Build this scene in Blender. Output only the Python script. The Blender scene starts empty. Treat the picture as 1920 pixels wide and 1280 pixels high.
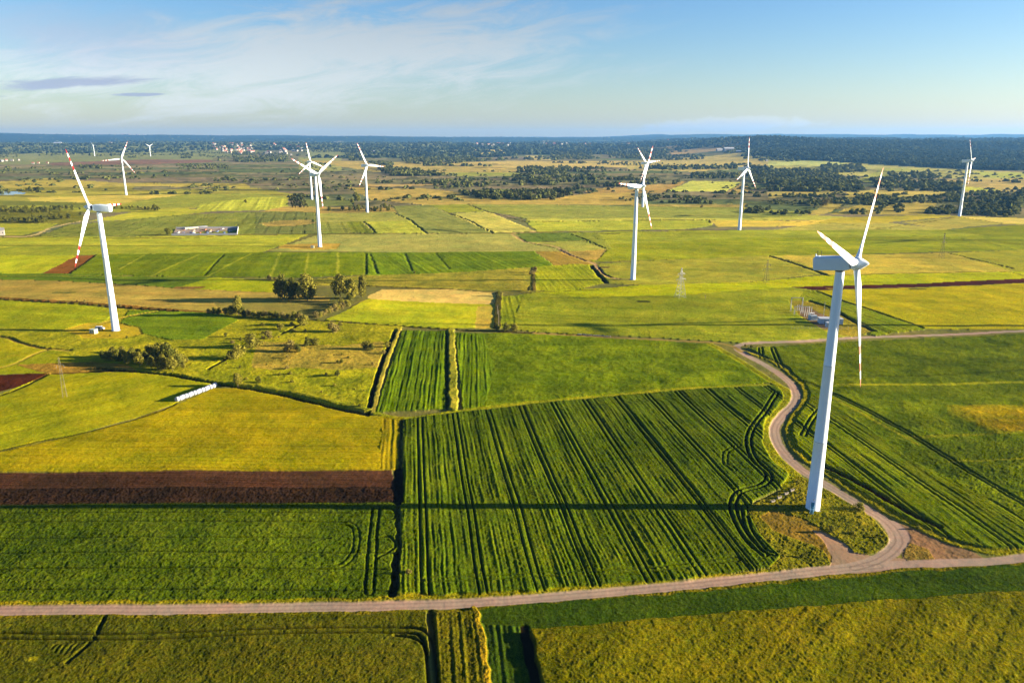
import bpy, math, random
import numpy as np
from math import radians as R, sin, cos, pi

random.seed(7)
RNG = np.random.default_rng(11)
sc = bpy.context.scene
COL = sc.collection

# ------------------------------------------------------------------ camera
CAM_H, FOC, HORIZ = 120.0, 1400.0, 262.0        # metres, focal length and horizon row in 1920-wide pixels
PITCH = math.atan((640 - HORIZ) / FOC)
CP, SP = cos(PITCH), sin(PITCH)
cam = bpy.data.objects.new('camera', bpy.data.cameras.new('camera'))
COL.objects.link(cam)
cam.location = (0, 0, CAM_H)
cam.rotation_euler = (pi / 2 - PITCH, 0, 0)
cam.data.sensor_width = 36
cam.data.lens = 36 * FOC / 1920
cam.data.clip_start = 1
cam.data.clip_end = 80000
sc.camera = cam

# ------------------------------------------------------------------ light
SUN_EL, SUN_AZ = R(11.0), R(90.25)               # azimuth clockwise from +Y
sun = bpy.data.objects.new('sun', bpy.data.lights.new('sun', 'SUN'))
COL.objects.link(sun)
sun.data.energy = 5.0
sun.data.angle = R(0.5)
sun.data.color = (1.0, 0.85, 0.61)
sun.rotation_euler = (pi / 2 - SUN_EL, 0, pi - SUN_AZ)
EXPOSURE = 2.1
vs = sc.view_settings
sc.display_settings.display_device = 'sRGB'
vs.view_transform = 'Standard'
vs.look = 'None'
vs.exposure = EXPOSURE
vs.gamma = 1


class NT:
    """tiny helper round a node tree"""
    def __init__(s, tree):
        s.t = tree
        tree.nodes.clear()

    def n(s, kind, inputs=None, **props):
        o = s.t.nodes.new(kind)
        for k, v in props.items():
            setattr(o, k, v)
        for k, v in (inputs or {}).items():
            s.put(o.inputs[k], v)
        return o

    def put(s, sock, v):
        if isinstance(v, bpy.types.NodeSocket):
            s.t.links.new(v, sock)
        elif isinstance(v, bpy.types.Node):
            s.t.links.new(v.outputs[0], sock)
        else:
            sock.default_value = v

    def m(s, op, a, b=0.0, c=0.0, clamp=False):
        o = s.t.nodes.new('ShaderNodeMath')
        o.operation = op
        o.use_clamp = clamp
        for i, v in enumerate((a, b, c)):
            s.put(o.inputs[i], v)
        return o.outputs[0]

    def mix(s, fac, a, b, blend='MIX'):
        o = s.t.nodes.new('ShaderNodeMix')
        o.data_type = 'RGBA'
        o.blend_type = blend
        o.clamp_factor = True
        s.put(o.inputs[0], fac)
        s.put(o.inputs[6], a)
        s.put(o.inputs[7], b)
        return o.outputs[2]

    def ss(s, x, lo, hi):
        o = s.n('ShaderNodeMapRange', {0: x, 1: lo, 2: hi, 3: 0.0, 4: 1.0}, interpolation_type='SMOOTHSTEP')
        return o.outputs[0]


world = bpy.data.worlds.new('World')
sc.world = world
world.use_nodes = True
w = NT(world.node_tree)
sky = w.n('ShaderNodeTexSky', sky_type='NISHITA', sun_disc=False)
sky.sun_elevation = SUN_EL
sky.sun_rotation = SUN_AZ
sky.altitude = 100
sky.air_density = 1.0
sky.dust_density = 0.6
sky.ozone_density = 2.5
tc = w.n('ShaderNodeTexCoord')
sep = w.n('ShaderNodeSeparateXYZ', {0: tc.outputs['Generated']})
dx, dy, dz = sep.outputs
yy = w.m('MAXIMUM', dy, 0.05)
uu = w.m('DIVIDE', dx, yy)                      # tangent of azimuth from north
vv = w.m('DIVIDE', dz, yy)                      # roughly tangent of elevation


def skynoise(sx, sy, det=6.0, rough=0.6, off=0.0, dist=0.0, shear=0.0):
    v_ = w.m('ADD', vv, w.m('MULTIPLY', uu, shear))
    c = w.n('ShaderNodeCombineXYZ', {0: w.m('MULTIPLY', uu, sx), 1: w.m('MULTIPLY', v_, sy), 2: off})
    return w.n('ShaderNodeTexNoise', {'Vector': c, 'Scale': 1.0, 'Detail': det, 'Roughness': rough, 'Distortion': dist}).outputs[0]


def blob(u0, v0, ru, rv, tilt=0.0):
    a = w.m('DIVIDE', w.m('SUBTRACT', uu, u0), ru)
    b = w.m('DIVIDE', w.m('SUBTRACT', w.m('SUBTRACT', vv, v0), w.m('MULTIPLY', w.m('SUBTRACT', uu, u0), tilt)), rv)
    d = w.m('SQRT', w.m('ADD', w.m('MULTIPLY', a, a), w.m('MULTIPLY', b, b)))
    return w.m('SUBTRACT', 1.0, d)


el = w.m('DIVIDE', dz, w.m('SQRT', w.m('ADD', w.m('MULTIPLY', dx, dx), w.m('ADD', w.m('MULTIPLY', dy, dy), 1e-4))))
TINT = w.mix(w.ss(el, 0.0, 0.19), (1.02, 0.95, 0.92, 1), (0.63, 0.82, 1.04, 1))
TINT = w.mix(w.ss(el, 0.22, 1.0), TINT, (0.13, 0.25, 0.50, 1))
col = w.mix(1.0, sky.outputs[0], TINT, 'MULTIPLY')
# thin high cloud over the left half
n1 = skynoise(8.0, 38.0, 10.0, 0.72, 3.1, 0.7, -0.13)
n2 = skynoise(1.6, 7.0, 4.0, 0.5, 9.4, 0.2, -0.12)
sheet = w.m('ADD', w.m('MULTIPLY', n1, 1.05), w.m('MULTIPLY', n2, 0.5))
reg = w.m('MULTIPLY', blob(-0.30, 0.088, 0.50, 0.085, 0.06), 0.48)
cir = w.ss(w.m('ADD', sheet, w.m('MAXIMUM', reg, -0.2)), 0.80, 1.18)
cir = w.m('MULTIPLY', cir, w.ss(uu, 0.35, -0.1))
LUM = w.n('ShaderNodeRGBToBW', {0: col}).outputs[0]
whitec = w.n('ShaderNodeCombineColor', {0: w.m('MULTIPLY', LUM, 1.30), 1: w.m('MULTIPLY', LUM, 1.34), 2: w.m('MULTIPLY', LUM, 1.34)}).outputs[0]
greyc = w.n('ShaderNodeCombineColor', {0: w.m('MULTIPLY', LUM, 0.60), 1: w.m('MULTIPLY', LUM, 0.68), 2: w.m('MULTIPLY', LUM, 0.90)}).outputs[0]
lilac = w.n('ShaderNodeCombineColor', {0: w.m('MULTIPLY', LUM, 0.86), 1: w.m('MULTIPLY', LUM, 0.98), 2: w.m('MULTIPLY', LUM, 1.24)}).outputs[0]
col = w.mix(w.m('MULTIPLY', cir, 0.72), col, whitec)
# grey-violet veil at upper left
veil = w.ss(w.m('ADD', w.m('MULTIPLY', blob(-0.55, 0.125, 0.30, 0.06, -0.1), 0.5), w.m('MULTIPLY', skynoise(4.0, 16.0, 8.0, 0.6, 5.5, 0.4, -0.1), 0.8)), 0.42, 0.95)
col = w.mix(w.m('MULTIPLY', veil, 0.6), col, lilac)
# two small dark streaks low on the left
sn = skynoise(14.0, 90.0, 7.0, 0.62, 1.7, 0.3, -0.06)
s1 = w.ss(w.m('ADD', w.m('MULTIPLY', blob(-0.555, 0.0695, 0.125, 0.0075, 0.035), 0.55), sn), 0.45, 0.80)
s2 = w.ss(w.m('ADD', w.m('MULTIPLY', blob(-0.475, 0.0555, 0.036, 0.0025, 0.0), 0.5), sn), 0.50, 0.8)
s3 = w.ss(w.m('ADD', w.m('MULTIPLY', blob(-0.69, 0.052, 0.05, 0.0025, 0.03), 0.5), sn), 0.50, 0.8)
col = w.mix(w.m('MULTIPLY', w.m('MAXIMUM', w.m('MAXIMUM', s1, s2), s3), 0.85), col, greyc)
# low cumulus bank on the right
cn = skynoise(34.0, 70.0, 7.0, 0.62, 7.7)
c1 = w.ss(w.m('ADD', w.m('MULTIPLY', blob(0.285, 0.0200, 0.13, 0.011, 0.02), 0.7), cn), 0.56, 0.75)
c1b = w.ss(w.m('ADD', w.m('MULTIPLY', blob(0.27, 0.0165, 0.13, 0.009, 0.02), 0.7), cn), 0.5, 0.9)
c1 = w.m('MULTIPLY', c1, w.ss(vv, 0.008, 0.018))
col = w.mix(w.m('MULTIPLY', c1, 0.42), col, whitec)
col = w.mix(w.m('MULTIPLY', c1b, 0.30), col, lilac)
bg = w.n('ShaderNodeBackground', {0: col, 1: 0.050})
w.t.links.new(bg.outputs[0], w.n('ShaderNodeOutputWorld').inputs[0])


# ------------------------------------------------------------------ geometry helpers
def G(px, py):
    """ground point (z = 0) seen at photograph pixel px, py"""
    u, v = (px - 960) / FOC, (640 - py) / FOC
    d = (u, CP + v * SP, -SP + v * CP)
    t = -CAM_H / d[2]
    return (d[0] * t, d[1] * t)


def proj(x, y, z=0.0):
    fw = y * CP - (z - CAM_H) * SP
    up = y * SP + (z - CAM_H) * CP
    return 960 + FOC * x / fw, 640 - FOC * up / fw


def hash2(ix, iy, seed):
    h = (ix.astype(np.int64) * 374761393 + iy.astype(np.int64) * 668265263 + seed * 1274126177) & 0xFFFFFFFF
    h = ((h ^ (h >> 13)) * 1103515245) & 0xFFFFFFFF
    h = ((h ^ (h >> 16)) * 2246822519) & 0xFFFFFFFF
    return ((h ^ (h >> 15)) & 0xFFFFFF).astype(np.float32) / np.float32(0xFFFFFF)


def vnoise(x, y, s, seed=0):
    """value noise in -1..1 with features about s metres across"""
    x = np.asarray(x, dtype=np.float64) / s + 1000.5
    y = np.asarray(y, dtype=np.float64) / s + 1000.5
    ix, iy = np.floor(x), np.floor(y)
    fx, fy = (x - ix).astype(np.float32), (y - iy).astype(np.float32)
    fx, fy = fx * fx * (3 - 2 * fx), fy * fy * (3 - 2 * fy)
    ix, iy = ix.astype(np.int64), iy.astype(np.int64)
    a, b = hash2(ix, iy, seed), hash2(ix + 1, iy, seed)
    c, d = hash2(ix, iy + 1, seed), hash2(ix + 1, iy + 1, seed)
    return ((a + (b - a) * fx) * (1 - fy) + (c + (d - c) * fx) * fy) * 2 - 1


def sstep(x, lo, hi):
    t = np.clip((np.asarray(x, dtype=np.float64) - lo) / (hi - lo), 0, 1)
    return t * t * (3 - 2 * t)


def terrain(x, y):
    """bare height of the land"""
    x = np.asarray(x, dtype=np.float64)
    y = np.asarray(y, dtype=np.float64)
    z = 0.45 * vnoise(x, y, 75, 1) + 0.25 * vnoise(x, y, 34, 2) + sstep(y, 300, 900) * (1.6 * vnoise(x, y, 240, 3))
    right = sstep(x - 0.10 * y, 150, 1500) * sstep(y, 3000, 6800)
    z = z + right * (108 + 24 * vnoise(x, y, 900, 4) + 14 * vnoise(x, y, 380, 5))
    z = z + sstep(y, 5200, 9500) * (1 - right) * (62 + 26 * vnoise(x, y, 1500, 6) + 10 * vnoise(x, y, 600, 7))
    z = z + sstep(y, 13000, 19000) * (1 - .6 * right) * (145 + 40 * vnoise(x, y, 4200, 8) + 12 * vnoise(x, y, 1500, 9) + 22 * sstep(-x, 7000, 12000))
    z = z + right * sstep(y, 15000, 19000) * (60 + 40 * vnoise(x, y, 3000, 10))
    return z


def tz(x, y):
    return float(terrain(np.array([x]), np.array([y]))[0])


def on_ground(px, py):
    x, y = G(px, py)
    return (x, y, tz(x, y))


# ------------------------------------------------------------------ materials
MATS = {}


def ground_mat(name, bump=0.5, bscale=1.0, speck=0.35, rough=0.95, stretch=1.0, far_bump=0.25):
    m = bpy.data.materials.new(name)
    m.use_nodes = True
    t = NT(m.node_tree)
    at = t.n('ShaderNodeAttribute', attribute_name='tone')
    geo = t.n('ShaderNodeNewGeometry')
    mp = t.n('ShaderNodeMapping', {'Vector': geo.outputs['Position'], 'Scale': (1.0, stretch, 1.0)})
    na = t.n('ShaderNodeTexNoise', {'Vector': mp, 'Scale': 1.1 * bscale, 'Detail': 4.0, 'Roughness': 0.75}).outputs[0]
    nw = t.n('ShaderNodeTexWhiteNoise', {'Vector': t.n('ShaderNodeVectorMath', {0: geo.outputs['Position'], 1: (0.22, 0.30, 50.0)}, operation='SNAP').outputs[0]}).outputs[0]
    nb = t.n('ShaderNodeTexNoise', {'Vector': mp, 'Scale': 0.33 * bscale, 'Detail': 3.0, 'Roughness': 0.6}).outputs[0]
    nc = t.n('ShaderNodeTexNoise', {'Vector': geo.outputs['Position'], 'Scale': 0.035, 'Detail': 5.0, 'Roughness': 0.65}).outputs[0]
    nd = t.n('ShaderNodeTexNoise', {'Vector': geo.outputs['Position'], 'Scale': 0.007, 'Detail': 4.0, 'Roughness': 0.6}).outputs[0]
    f = t.m('ADD', t.m('MULTIPLY', t.m('SUBTRACT', na, 0.5), 2.4 * speck), t.m('MULTIPLY', t.m('SUBTRACT', nb, 0.5), 1.6 * speck))
    f = t.m('ADD', f, t.m('MULTIPLY', t.m('SUBTRACT', nw, 0.5), 1.1 * speck))
    f = t.m('ADD', f, t.m('MULTIPLY', t.m('SUBTRACT', nc, 0.5), 0.75))
    f = t.m('ADD', t.m('ADD', f, t.m('MULTIPLY', t.m('SUBTRACT', nd, 0.5), 0.7)), 1.0)
    f = t.m('MAXIMUM', f, 0.25)
    ne = t.n('ShaderNodeTexNoise', {'Vector': geo.outputs['Position'], 'Scale': 0.55, 'Detail': 5.0, 'Roughness': 0.75, 'Distortion': 0.6}).outputs[0]
    hue = t.m('ADD', 1.0, t.m('MULTIPLY', t.m('SUBTRACT', ne, 0.5), 1.5 * speck))
    g = t.n('ShaderNodeCombineColor', {0: t.m('MULTIPLY', t.m('POWER', f, 1.15), hue), 1: f, 2: t.m('POWER', f, 0.8)}).outputs[0]
    c = t.mix(1.0, at.outputs[0], g, 'MULTIPLY')
    hgt = t.m('ADD', t.m('MULTIPLY', na, 0.34 / bscale), t.m('MULTIPLY', nb, 0.5 / bscale))
    b1 = t.n('ShaderNodeBump', {'Strength': bump, 'Distance': 1.0, 'Height': hgt})
    b2 = t.n('ShaderNodeBump', {'Strength': far_bump, 'Distance': 1.0, 'Height': t.m('MULTIPLY', nc, 5.0), 'Normal': b1.outputs[0]})
    bs = t.n('ShaderNodeBsdfPrincipled', {'Base Color': c, 'Roughness': rough, 'Normal': b2.outputs[0]})
    bs.inputs['Specular IOR Level'].default_value = 0.0
    t.t.links.new(bs.outputs[0], t.n('ShaderNodeOutputMaterial').inputs[0])
    MATS[name] = m
    return m


def flat_mat(name, colr, rough=0.6, metal=0.0, var=0.12, scale=0.6, spec=0.3, streak=False):
    if name in MATS:
        return MATS[name]
    m = bpy.data.materials.new(name)
    m.use_nodes = True
    t = NT(m.node_tree)
    tcd = t.n('ShaderNodeTexCoord').outputs['Object']
    mp = t.n('ShaderNodeMapping', {'Vector': tcd, 'Scale': (1, 1, 0.06 if streak else 1)})
    n_ = t.n('ShaderNodeTexNoise', {'Vector': mp, 'Scale': scale, 'Detail': 5.0, 'Roughness': 0.6}).outputs[0]
    f = t.m('ADD', 1.0 - var * 0.5, t.m('MULTIPLY', n_, var))
    g = t.n('ShaderNodeCombineColor', {0: f, 1: f, 2: f}).outputs[0]
    c = t.mix(1.0, (*colr, 1), g, 'MULTIPLY')
    bs = t.n('ShaderNodeBsdfPrincipled', {'Base Color': c, 'Roughness': rough, 'Metallic': metal})
    bs.inputs['Specular IOR Level'].default_value = spec
    t.t.links.new(bs.outputs[0], t.n('ShaderNodeOutputMaterial').inputs[0])
    MATS[name] = m
    return m


def leaf_mat(name, dark, light, transl=0.25):
    m = bpy.data.materials.new(name)
    m.use_nodes = True
    t = NT(m.node_tree)
    at = t.n('ShaderNodeAttribute', attribute_name='leafy')
    info = t.n('ShaderNodeObjectInfo')
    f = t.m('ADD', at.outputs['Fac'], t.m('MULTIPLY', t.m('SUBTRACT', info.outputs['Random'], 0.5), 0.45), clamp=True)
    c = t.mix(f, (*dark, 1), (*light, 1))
    d = t.n('ShaderNodeBsdfDiffuse', {0: c})
    tr = t.n('ShaderNodeBsdfTranslucent', {0: c})
    mx = t.n('ShaderNodeMixShader', {0: transl, 1: d.outputs[0], 2: tr.outputs[0]})
    t.t.links.new(mx.outputs[0], t.n('ShaderNodeOutputMaterial').inputs[0])
    MATS[name] = m
    return m


# ------------------------------------------------------------------ the land, one sheet split where the use of the land changes
CLS = ['ground', 'crop_field', 'meadow', 'ploughed_field', 'road', 'rough_grassland', 'water']
ROW_PX = np.concatenate([np.arange(1640, 1420, -4.0), np.arange(1420, 306, -1.15)])
rowsY = np.array([G(960, p)[1] for p in ROW_PX])
far = rowsY[-1] * (24000 / rowsY[-1]) ** (np.arange(1, 150) / 149.0)
rowsY = np.concatenate([rowsY, far])
cols = np.concatenate([-np.geomspace(3000, 1120, 110)[:-1], np.arange(-1120, 1121, 1.5), np.geomspace(1120, 3000, 110)[1:]]) / FOC
NR, NC = len(rowsY), len(cols)
depth = rowsY * CP + CAM_H * SP
X = depth[:, None] * cols[None, :]
Y = np.repeat(rowsY[:, None], NC, 1)
PX, PY = proj(X, Y)
# ragged edges: the land-use outlines are looked up a little off
amp = 0.35 + 2.2 * sstep(Y, 350, 1600)
WX = X + amp * (vnoise(X, Y, 3.0, 21) + 0.8 * vnoise(X, Y, 9.0, 22))
WY = Y + amp * (vnoise(X, Y, 3.4, 23) + 0.8 * vnoise(X, Y, 11.0, 24))
QX, QY = proj(WX, WY)
QX, QY = np.clip(QX, -70, 1980), np.minimum(QY, 1420)          # fields run on past the picture's edges

cls = np.zeros((NR, NC), np.int8)
tone = np.zeros((NR, NC, 3), np.float32)
hgt = np.zeros((NR, NC), np.float32)
nz = np.full((NR, NC), 0.15, np.float32)

# the open land far off: a mosaic of strips of grass, hay and crops
u_ = X * 0.97 + Y * 0.24
v_ = -X * 0.24 + Y * 0.97
sx_, sy_ = 420.0, 150.0
jx = u_ / sx_ + 0.35 * vnoise(X, Y, 700, 31)
bx = np.floor(jx)
jy = v_ / (sy_ * (0.5 + 1.2 * hash2(bx, bx * 0 + 3, 33))) + 5.7 * hash2(bx, bx * 0, 34)
cell = hash2(bx, np.floor(jy), 32)
PAL = 1.05 * np.array([(.20, .165, .070), (.165, .16, .055), (.23, .185, .085), (.12, .145, .045), (.26, .21, .10), (.15, .14, .05),
                (.10, .125, .04), (.21, .19, .075), (.18, .15, .07), (.135, .15, .06), (.17, .155, .07), (.20, .155, .08)], np.float32) * 1.12
tone[:] = PAL[(cell * 11.99).astype(int)]
tone[:] = np.where((Y < 1000)[..., None], np.array((.165, .155, .035), np.float32), tone)
scrub = vnoise(X, Y, 28, 41) * 0.6 + vnoise(X, Y, 90, 42) * 0.7 + 0.5 * vnoise(X, Y * 3, 26, 43)
moor = sstep(Y, 1150, 1350) * (1 - sstep(Y, 2900, 3400))
k = (sstep(scrub, 0.25, 0.7) * moor)[..., None]
tone = (tone * (1 - 0.6 * k) + np.array((.055, .07, .025)) * 0.6 * k).astype(np.float32)
hgt += (k[..., 0] * 1.2).astype(np.float32)
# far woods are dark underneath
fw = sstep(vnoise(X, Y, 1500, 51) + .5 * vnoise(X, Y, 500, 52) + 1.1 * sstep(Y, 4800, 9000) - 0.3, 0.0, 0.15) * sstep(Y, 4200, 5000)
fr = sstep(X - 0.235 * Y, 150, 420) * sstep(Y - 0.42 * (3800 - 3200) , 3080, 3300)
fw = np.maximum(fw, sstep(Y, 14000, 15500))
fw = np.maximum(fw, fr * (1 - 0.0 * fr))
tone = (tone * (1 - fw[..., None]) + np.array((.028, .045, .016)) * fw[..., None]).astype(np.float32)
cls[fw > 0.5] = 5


def sel(pts, pad=8):
    a = np.array(pts, float)
    lo, hi = a.min(0) - pad, a.max(0) + pad
    hi[1] = 1e5 if hi[1] > 1420 else hi[1]
    lo[0], hi[0] = (-1e5 if lo[0] < -70 else lo[0]), (1e5 if hi[0] > 1980 else hi[0])
    r = np.where((PY[:, NC // 2] >= lo[1]) & (PY[:, NC // 2] <= hi[1]))[0]
    c = np.where((cols * FOC + 960 >= lo[0]) & (cols * FOC + 960 <= hi[0]))[0]
    if len(r) == 0 or len(c) == 0:
        return None
    return slice(r[0], r[-1] + 1), slice(c[0], c[-1] + 1)


def inside(pts, s):
    qx, qy = QX[s], QY[s]
    m = np.zeros(qx.shape, bool)
    n = len(pts)
    for i in range(n):
        (x0, y0), (x1, y1) = pts[i], pts[(i + 1) % n]
        if y0 == y1:
            continue
        cnd = (y0 > qy) != (y1 > qy)
        m ^= cnd & (qx < (x1 - x0) * (qy - y0) / (y1 - y0) + x0)
    return m


def f_lin(c):
    return c / 255 / 12.92 if c < 10 else ((c / 255 + .055) / 1.055) ** 2.4


def L(r, g, b, k=1.0, py=0, raw=False):
    """base colour from a colour noted from the photograph; greens there lean strongly to yellow"""
    far_ = float(sstep(-py, -830, -700))
    d = max(0, g - r)
    if raw:
        return np.array([f_lin(r), f_lin(g), f_lin(b) * .8], np.float32) * k * 1.12
    d2 = max(0, r - g)
    mm = 1 + .10 * far_ + .004 * min(d2, 15) * (r > 100) + .06 * float(sstep(-py, -640, -560)) - .03 * float(sstep(-py, -400, -370))
    r, g, b = min(250, (r + d * (.42 + .42 * far_)) * mm), min(250, g * mm * (.96 + .04 * far_)), b * mm
    f = lambda c: (c / 255 / 12.92 if c < 10 else ((c / 255 + .055) / 1.055) ** 2.4)
    return np.array([f(r), f(g), f(b) * .8], np.float32) * k


KT = 0.79     # photograph colour -> base colour under this sun and exposure


def field(kind, pts, rgb, h=0.0, n=0.15, rows=None, band=None, gap=None, raw=False):
    """rows = (vanishing x, spacing m, depth m); band = (vanishing x, width m, strength); gap = (vanishing x, spacing m, offset m) tramlines"""
    s = sel(pts)
    if s is None:
        return
    m = inside(pts, s)
    ci = CLS.index(kind)
    cls[s][m] = ci
    x, y = WX[s], WY[s]
    t_ = np.broadcast_to(L(*rgb, k=KT, py=sum(p[1] for p in pts) / len(pts), raw=raw), m.shape + (3,)).copy()
    hh = np.full(m.shape, h, np.float32)

    def across(vx):
        a = math.atan((vx - 960) / FOC * CP)
        return X[s] * cos(a) - Y[s] * sin(a), X[s] * sin(a) + Y[s] * cos(a)
    if band:
        q, l = across(band[0])
        b_ = vnoise(q, l * 0.02, band[1], 61) + 0.6 * vnoise(q, l * 0.03, band[1] * 0.4, 62)
        b_ = b_ + .5 * vnoise(q, l * 0.05, band[1] * 0.15, 69)
        t_ *= (1 + 1.25 * band[2] * b_)[..., None]
        hh += 0.12 * b_
    if rows:
        q, l = across(rows[0])
        q = q + 0.35 * vnoise(q, l, 14, 63)
        ph_ = q * 2 * pi / rows[1]
        wv = 0.35 * np.cos(ph_) + 0.30 * np.cos(ph_ * 1.63 + 1.7 * vnoise(q, l * .05, 11, 66)) + 0.45 * vnoise(q, l * .04, rows[1] * .8, 67) + 0.45 * vnoise(q, l * .03, rows[1] * .35, 68)
        hh += (rows[2] * .55 * wv * (0.75 + 0.5 * vnoise(q, l, 9, 64))).astype(np.float32)
        t_ *= (1 + (.30 if rows[1] < 2.2 else .16) * wv)[..., None]
    if gap:
        q, l = across(gap[0])
        q = q + 0.25 * vnoise(q, l, 30, 65)
        e = (q - gap[2]) % gap[1]
        wd = 0.26
        d_ = np.minimum(np.abs(e - gap[1] / 2 + 1.05), np.abs(e - gap[1] / 2 - 1.05))
        cut = np.clip(1.45 - d_ / wd, 0, 1)
        hh -= (cut * (h * 0.95)).astype(np.float32)
        t_ *= (1 - 0.35 * cut)[..., None]
    tone[s][m] = t_[m]
    hgt[s][m] = hh[m]
    nz[s][m] = n


def stroke(pts, width, rgb=None, kind=None, h=None, n=None, pair=None, cut=None, wob=1.0, soft=0.25, smooth=True, mul=None):
    """paint a ribbon width metres wide along a line through photograph pixels"""
    P = [G(*p) for p in pts]
    if smooth and len(P) > 2:
        Q = []
        for i in range(len(P) - 1):
            p0, p1, p2, p3 = P[max(i - 1, 0)], P[i], P[i + 1], P[min(i + 2, len(P) - 1)]
            for j in range(6):
                t = j / 6
                Q.append(tuple(0.5 * ((2 * p1[a]) + (-p0[a] + p2[a]) * t + (2 * p0[a] - 5 * p1[a] + 4 * p2[a] - p3[a]) * t * t
                                      + (-p0[a] + 3 * p1[a] - 3 * p2[a] + p3[a]) * t ** 3) for a in (0, 1)))
        P = Q + [P[-1]]
    ext = width / 2 + (pair or 0) + 2

    def window(q):
        ylo, yhi = min(p[1] for p in q) - ext, max(p[1] for p in q) + ext
        r = np.where((rowsY >= ylo) & (rowsY <= yhi))[0]
        us = [xx / (yy_ * CP + CAM_H * SP) for xx in (min(p[0] for p in q) - ext, max(p[0] for p in q) + ext) for yy_ in (max(ylo, 50), max(yhi, 50))]
        c = np.where((cols >= min(us)) & (cols <= max(us)))[0]
        return None if len(r) == 0 or len(c) == 0 else (r[0], r[-1] + 1, c[0], c[-1] + 1)
    W_ = window(P)
    if W_ is None:
        return
    D = np.full((W_[1] - W_[0], W_[3] - W_[2]), 1e6, np.float32)
    for i in range(len(P) - 1):
        v = window(P[i:i + 2])
        if v is None:
            continue
        (x0, y0), (x1, y1) = P[i], P[i + 1]
        s = (slice(v[0], v[1]), slice(v[2], v[3]))
        x = X[s] + (WX[s] - X[s]) * wob
        y = Y[s] + (WY[s] - Y[s]) * wob
        ll = max((x1 - x0) ** 2 + (y1 - y0) ** 2, 1e-9)
        t = np.clip(((x - x0) * (x1 - x0) + (y - y0) * (y1 - y0)) / ll, 0, 1)
        d = np.hypot(x - x0 - t * (x1 - x0), y - y0 - t * (y1 - y0))
        o = (slice(v[0] - W_[0], v[1] - W_[0]), slice(v[2] - W_[2], v[3] - W_[2]))
        D[o] = np.minimum(D[o], d)
    s = (slice(W_[0], W_[1]), slice(W_[2], W_[3]))
    if pair:
        D = np.abs(D - pair / 2)
    kk = np.clip((width / 2 + soft - D) / (2 * soft), 0, 1).astype(np.float32)
    m = kk > 0.5
    if rgb is not None:
        tone[s] = tone[s] * (1 - kk[..., None]) + L(*rgb, k=KT, py=sum(p[1] for p in pts) / len(pts)) * kk[..., None]
    if mul is not None:
        tone[s] *= (1 + (mul - 1) * kk[..., None])
    if kind:
        cls[s][m] = CLS.index(kind)
    if h is not None:
        hgt[s] = hgt[s] * (1 - kk) + h * kk
    if cut is not None:
        hgt[s] = np.minimum(hgt[s], hgt[s] * (1 - kk) + cut * kk)
    if n is not None:
        nz[s] = nz[s] * (1 - kk) + n * kk


# ---- middle distance, far to near (all corners are photograph pixels laid back onto the ground)
Rm, Cf, Me, Pl, Rd, Gr = 'rough_grassland', 'crop_field', 'meadow', 'ploughed_field', 'road', 'ground'
# far plain
field(Me, [(0, 279), (200, 277), (520, 277), (470, 292), (400, 296), (395, 305), (120, 308), (0, 309)], (120, 135, 85))
field(Me, [(-60, 282), (120, 281), (60, 300), (-60, 303)], (128, 140, 92))
field(Pl, [(90, 306), (225, 301), (270, 299), (395, 300), (400, 304), (300, 308), (100, 311)], (128, 98, 82))
field(Me, [(540, 276), (850, 276), (850, 284), (700, 290), (560, 288)], (142, 150, 98))
field(Me, [(575, 288), (700, 289), (960, 287), (940, 293), (690, 297), (575, 296)], (118, 140, 88))
field(Me, [(880, 287), (958, 287), (935, 292), (885, 292)], (190, 172, 100))
field(Me, [(985, 293), (1020, 293), (1035, 300), (985, 300)], (190, 168, 105))
field(Me, [(1245, 285), (1340, 283), (1420, 284), (1400, 293), (1260, 295)], (165, 140, 98))
field(Me, [(560, 295), (640, 297), (640, 320), (560, 318)], (150, 150, 85))
field(Me, [(830, 305), (960, 302), (1200, 302), (1200, 314), (900, 318)], (182, 160, 95))
field(Me, [(560, 300), (830, 306), (1000, 318), (900, 330), (700, 322)], (170, 150, 85))
field(Me, [(1160, 303), (1440, 296), (1440, 314), (1300, 322), (1180, 318)], (176, 158, 92))
field(Me, [(830, 323), (960, 323), (1000, 330), (850, 330)], (150, 155, 75))
field(Me, [(1440, 303), (1500, 306), (1590, 310), (1900, 322), (1990, 327), (1990, 345), (1800, 336), (1600, 330), (1440, 316)], (168, 160, 88))
field(Me, [(1605, 340), (1655, 316), (1740, 318), (1680, 324), (1650, 340), (1640, 345)], (158, 160, 72))
field(Me, [(1440, 307), (1520, 306), (1590, 310), (1560, 314), (1440, 312)], (185, 190, 110))
field(Me, [(1820, 322), (1990, 326), (1990, 340), (1860, 333)], (165, 175, 78))
field(Me, [(1750, 340), (1910, 334), (1990, 350), (1990, 360), (1810, 362), (1790, 350)], (168, 148, 88))
field(Me, [(1790, 349), (1880, 356), (1840, 360), (1800, 357)], (190, 190, 72))
field(Cf, [(1243, 360), (1300, 339), (1390, 342), (1362, 360)], (188, 190, 88), h=.3, rows=(1900, 18, .3))
field(Me, [(1100, 355), (1245, 345), (1290, 340), (1243, 362), (1100, 364)], (170, 140, 80))
field(Me, [(1365, 360), (1392, 342), (1405, 350), (1400, 365)], (165, 140, 78))
field(Me, [(1585, 360), (1650, 358), (1780, 360), (1780, 371), (1590, 372)], (176, 158, 82))
field(Me, [(1510, 404), (1570, 375), (1600, 362), (1625, 362), (1570, 392), (1540, 405)], (168, 150, 78))
field(Me, [(1555, 404), (1620, 382), (1760, 380), (1735, 404)], (160, 142, 70))
field(Me, [(1440, 361), (1600, 358), (1570, 366), (1440, 372)], (165, 148, 80))
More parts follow.
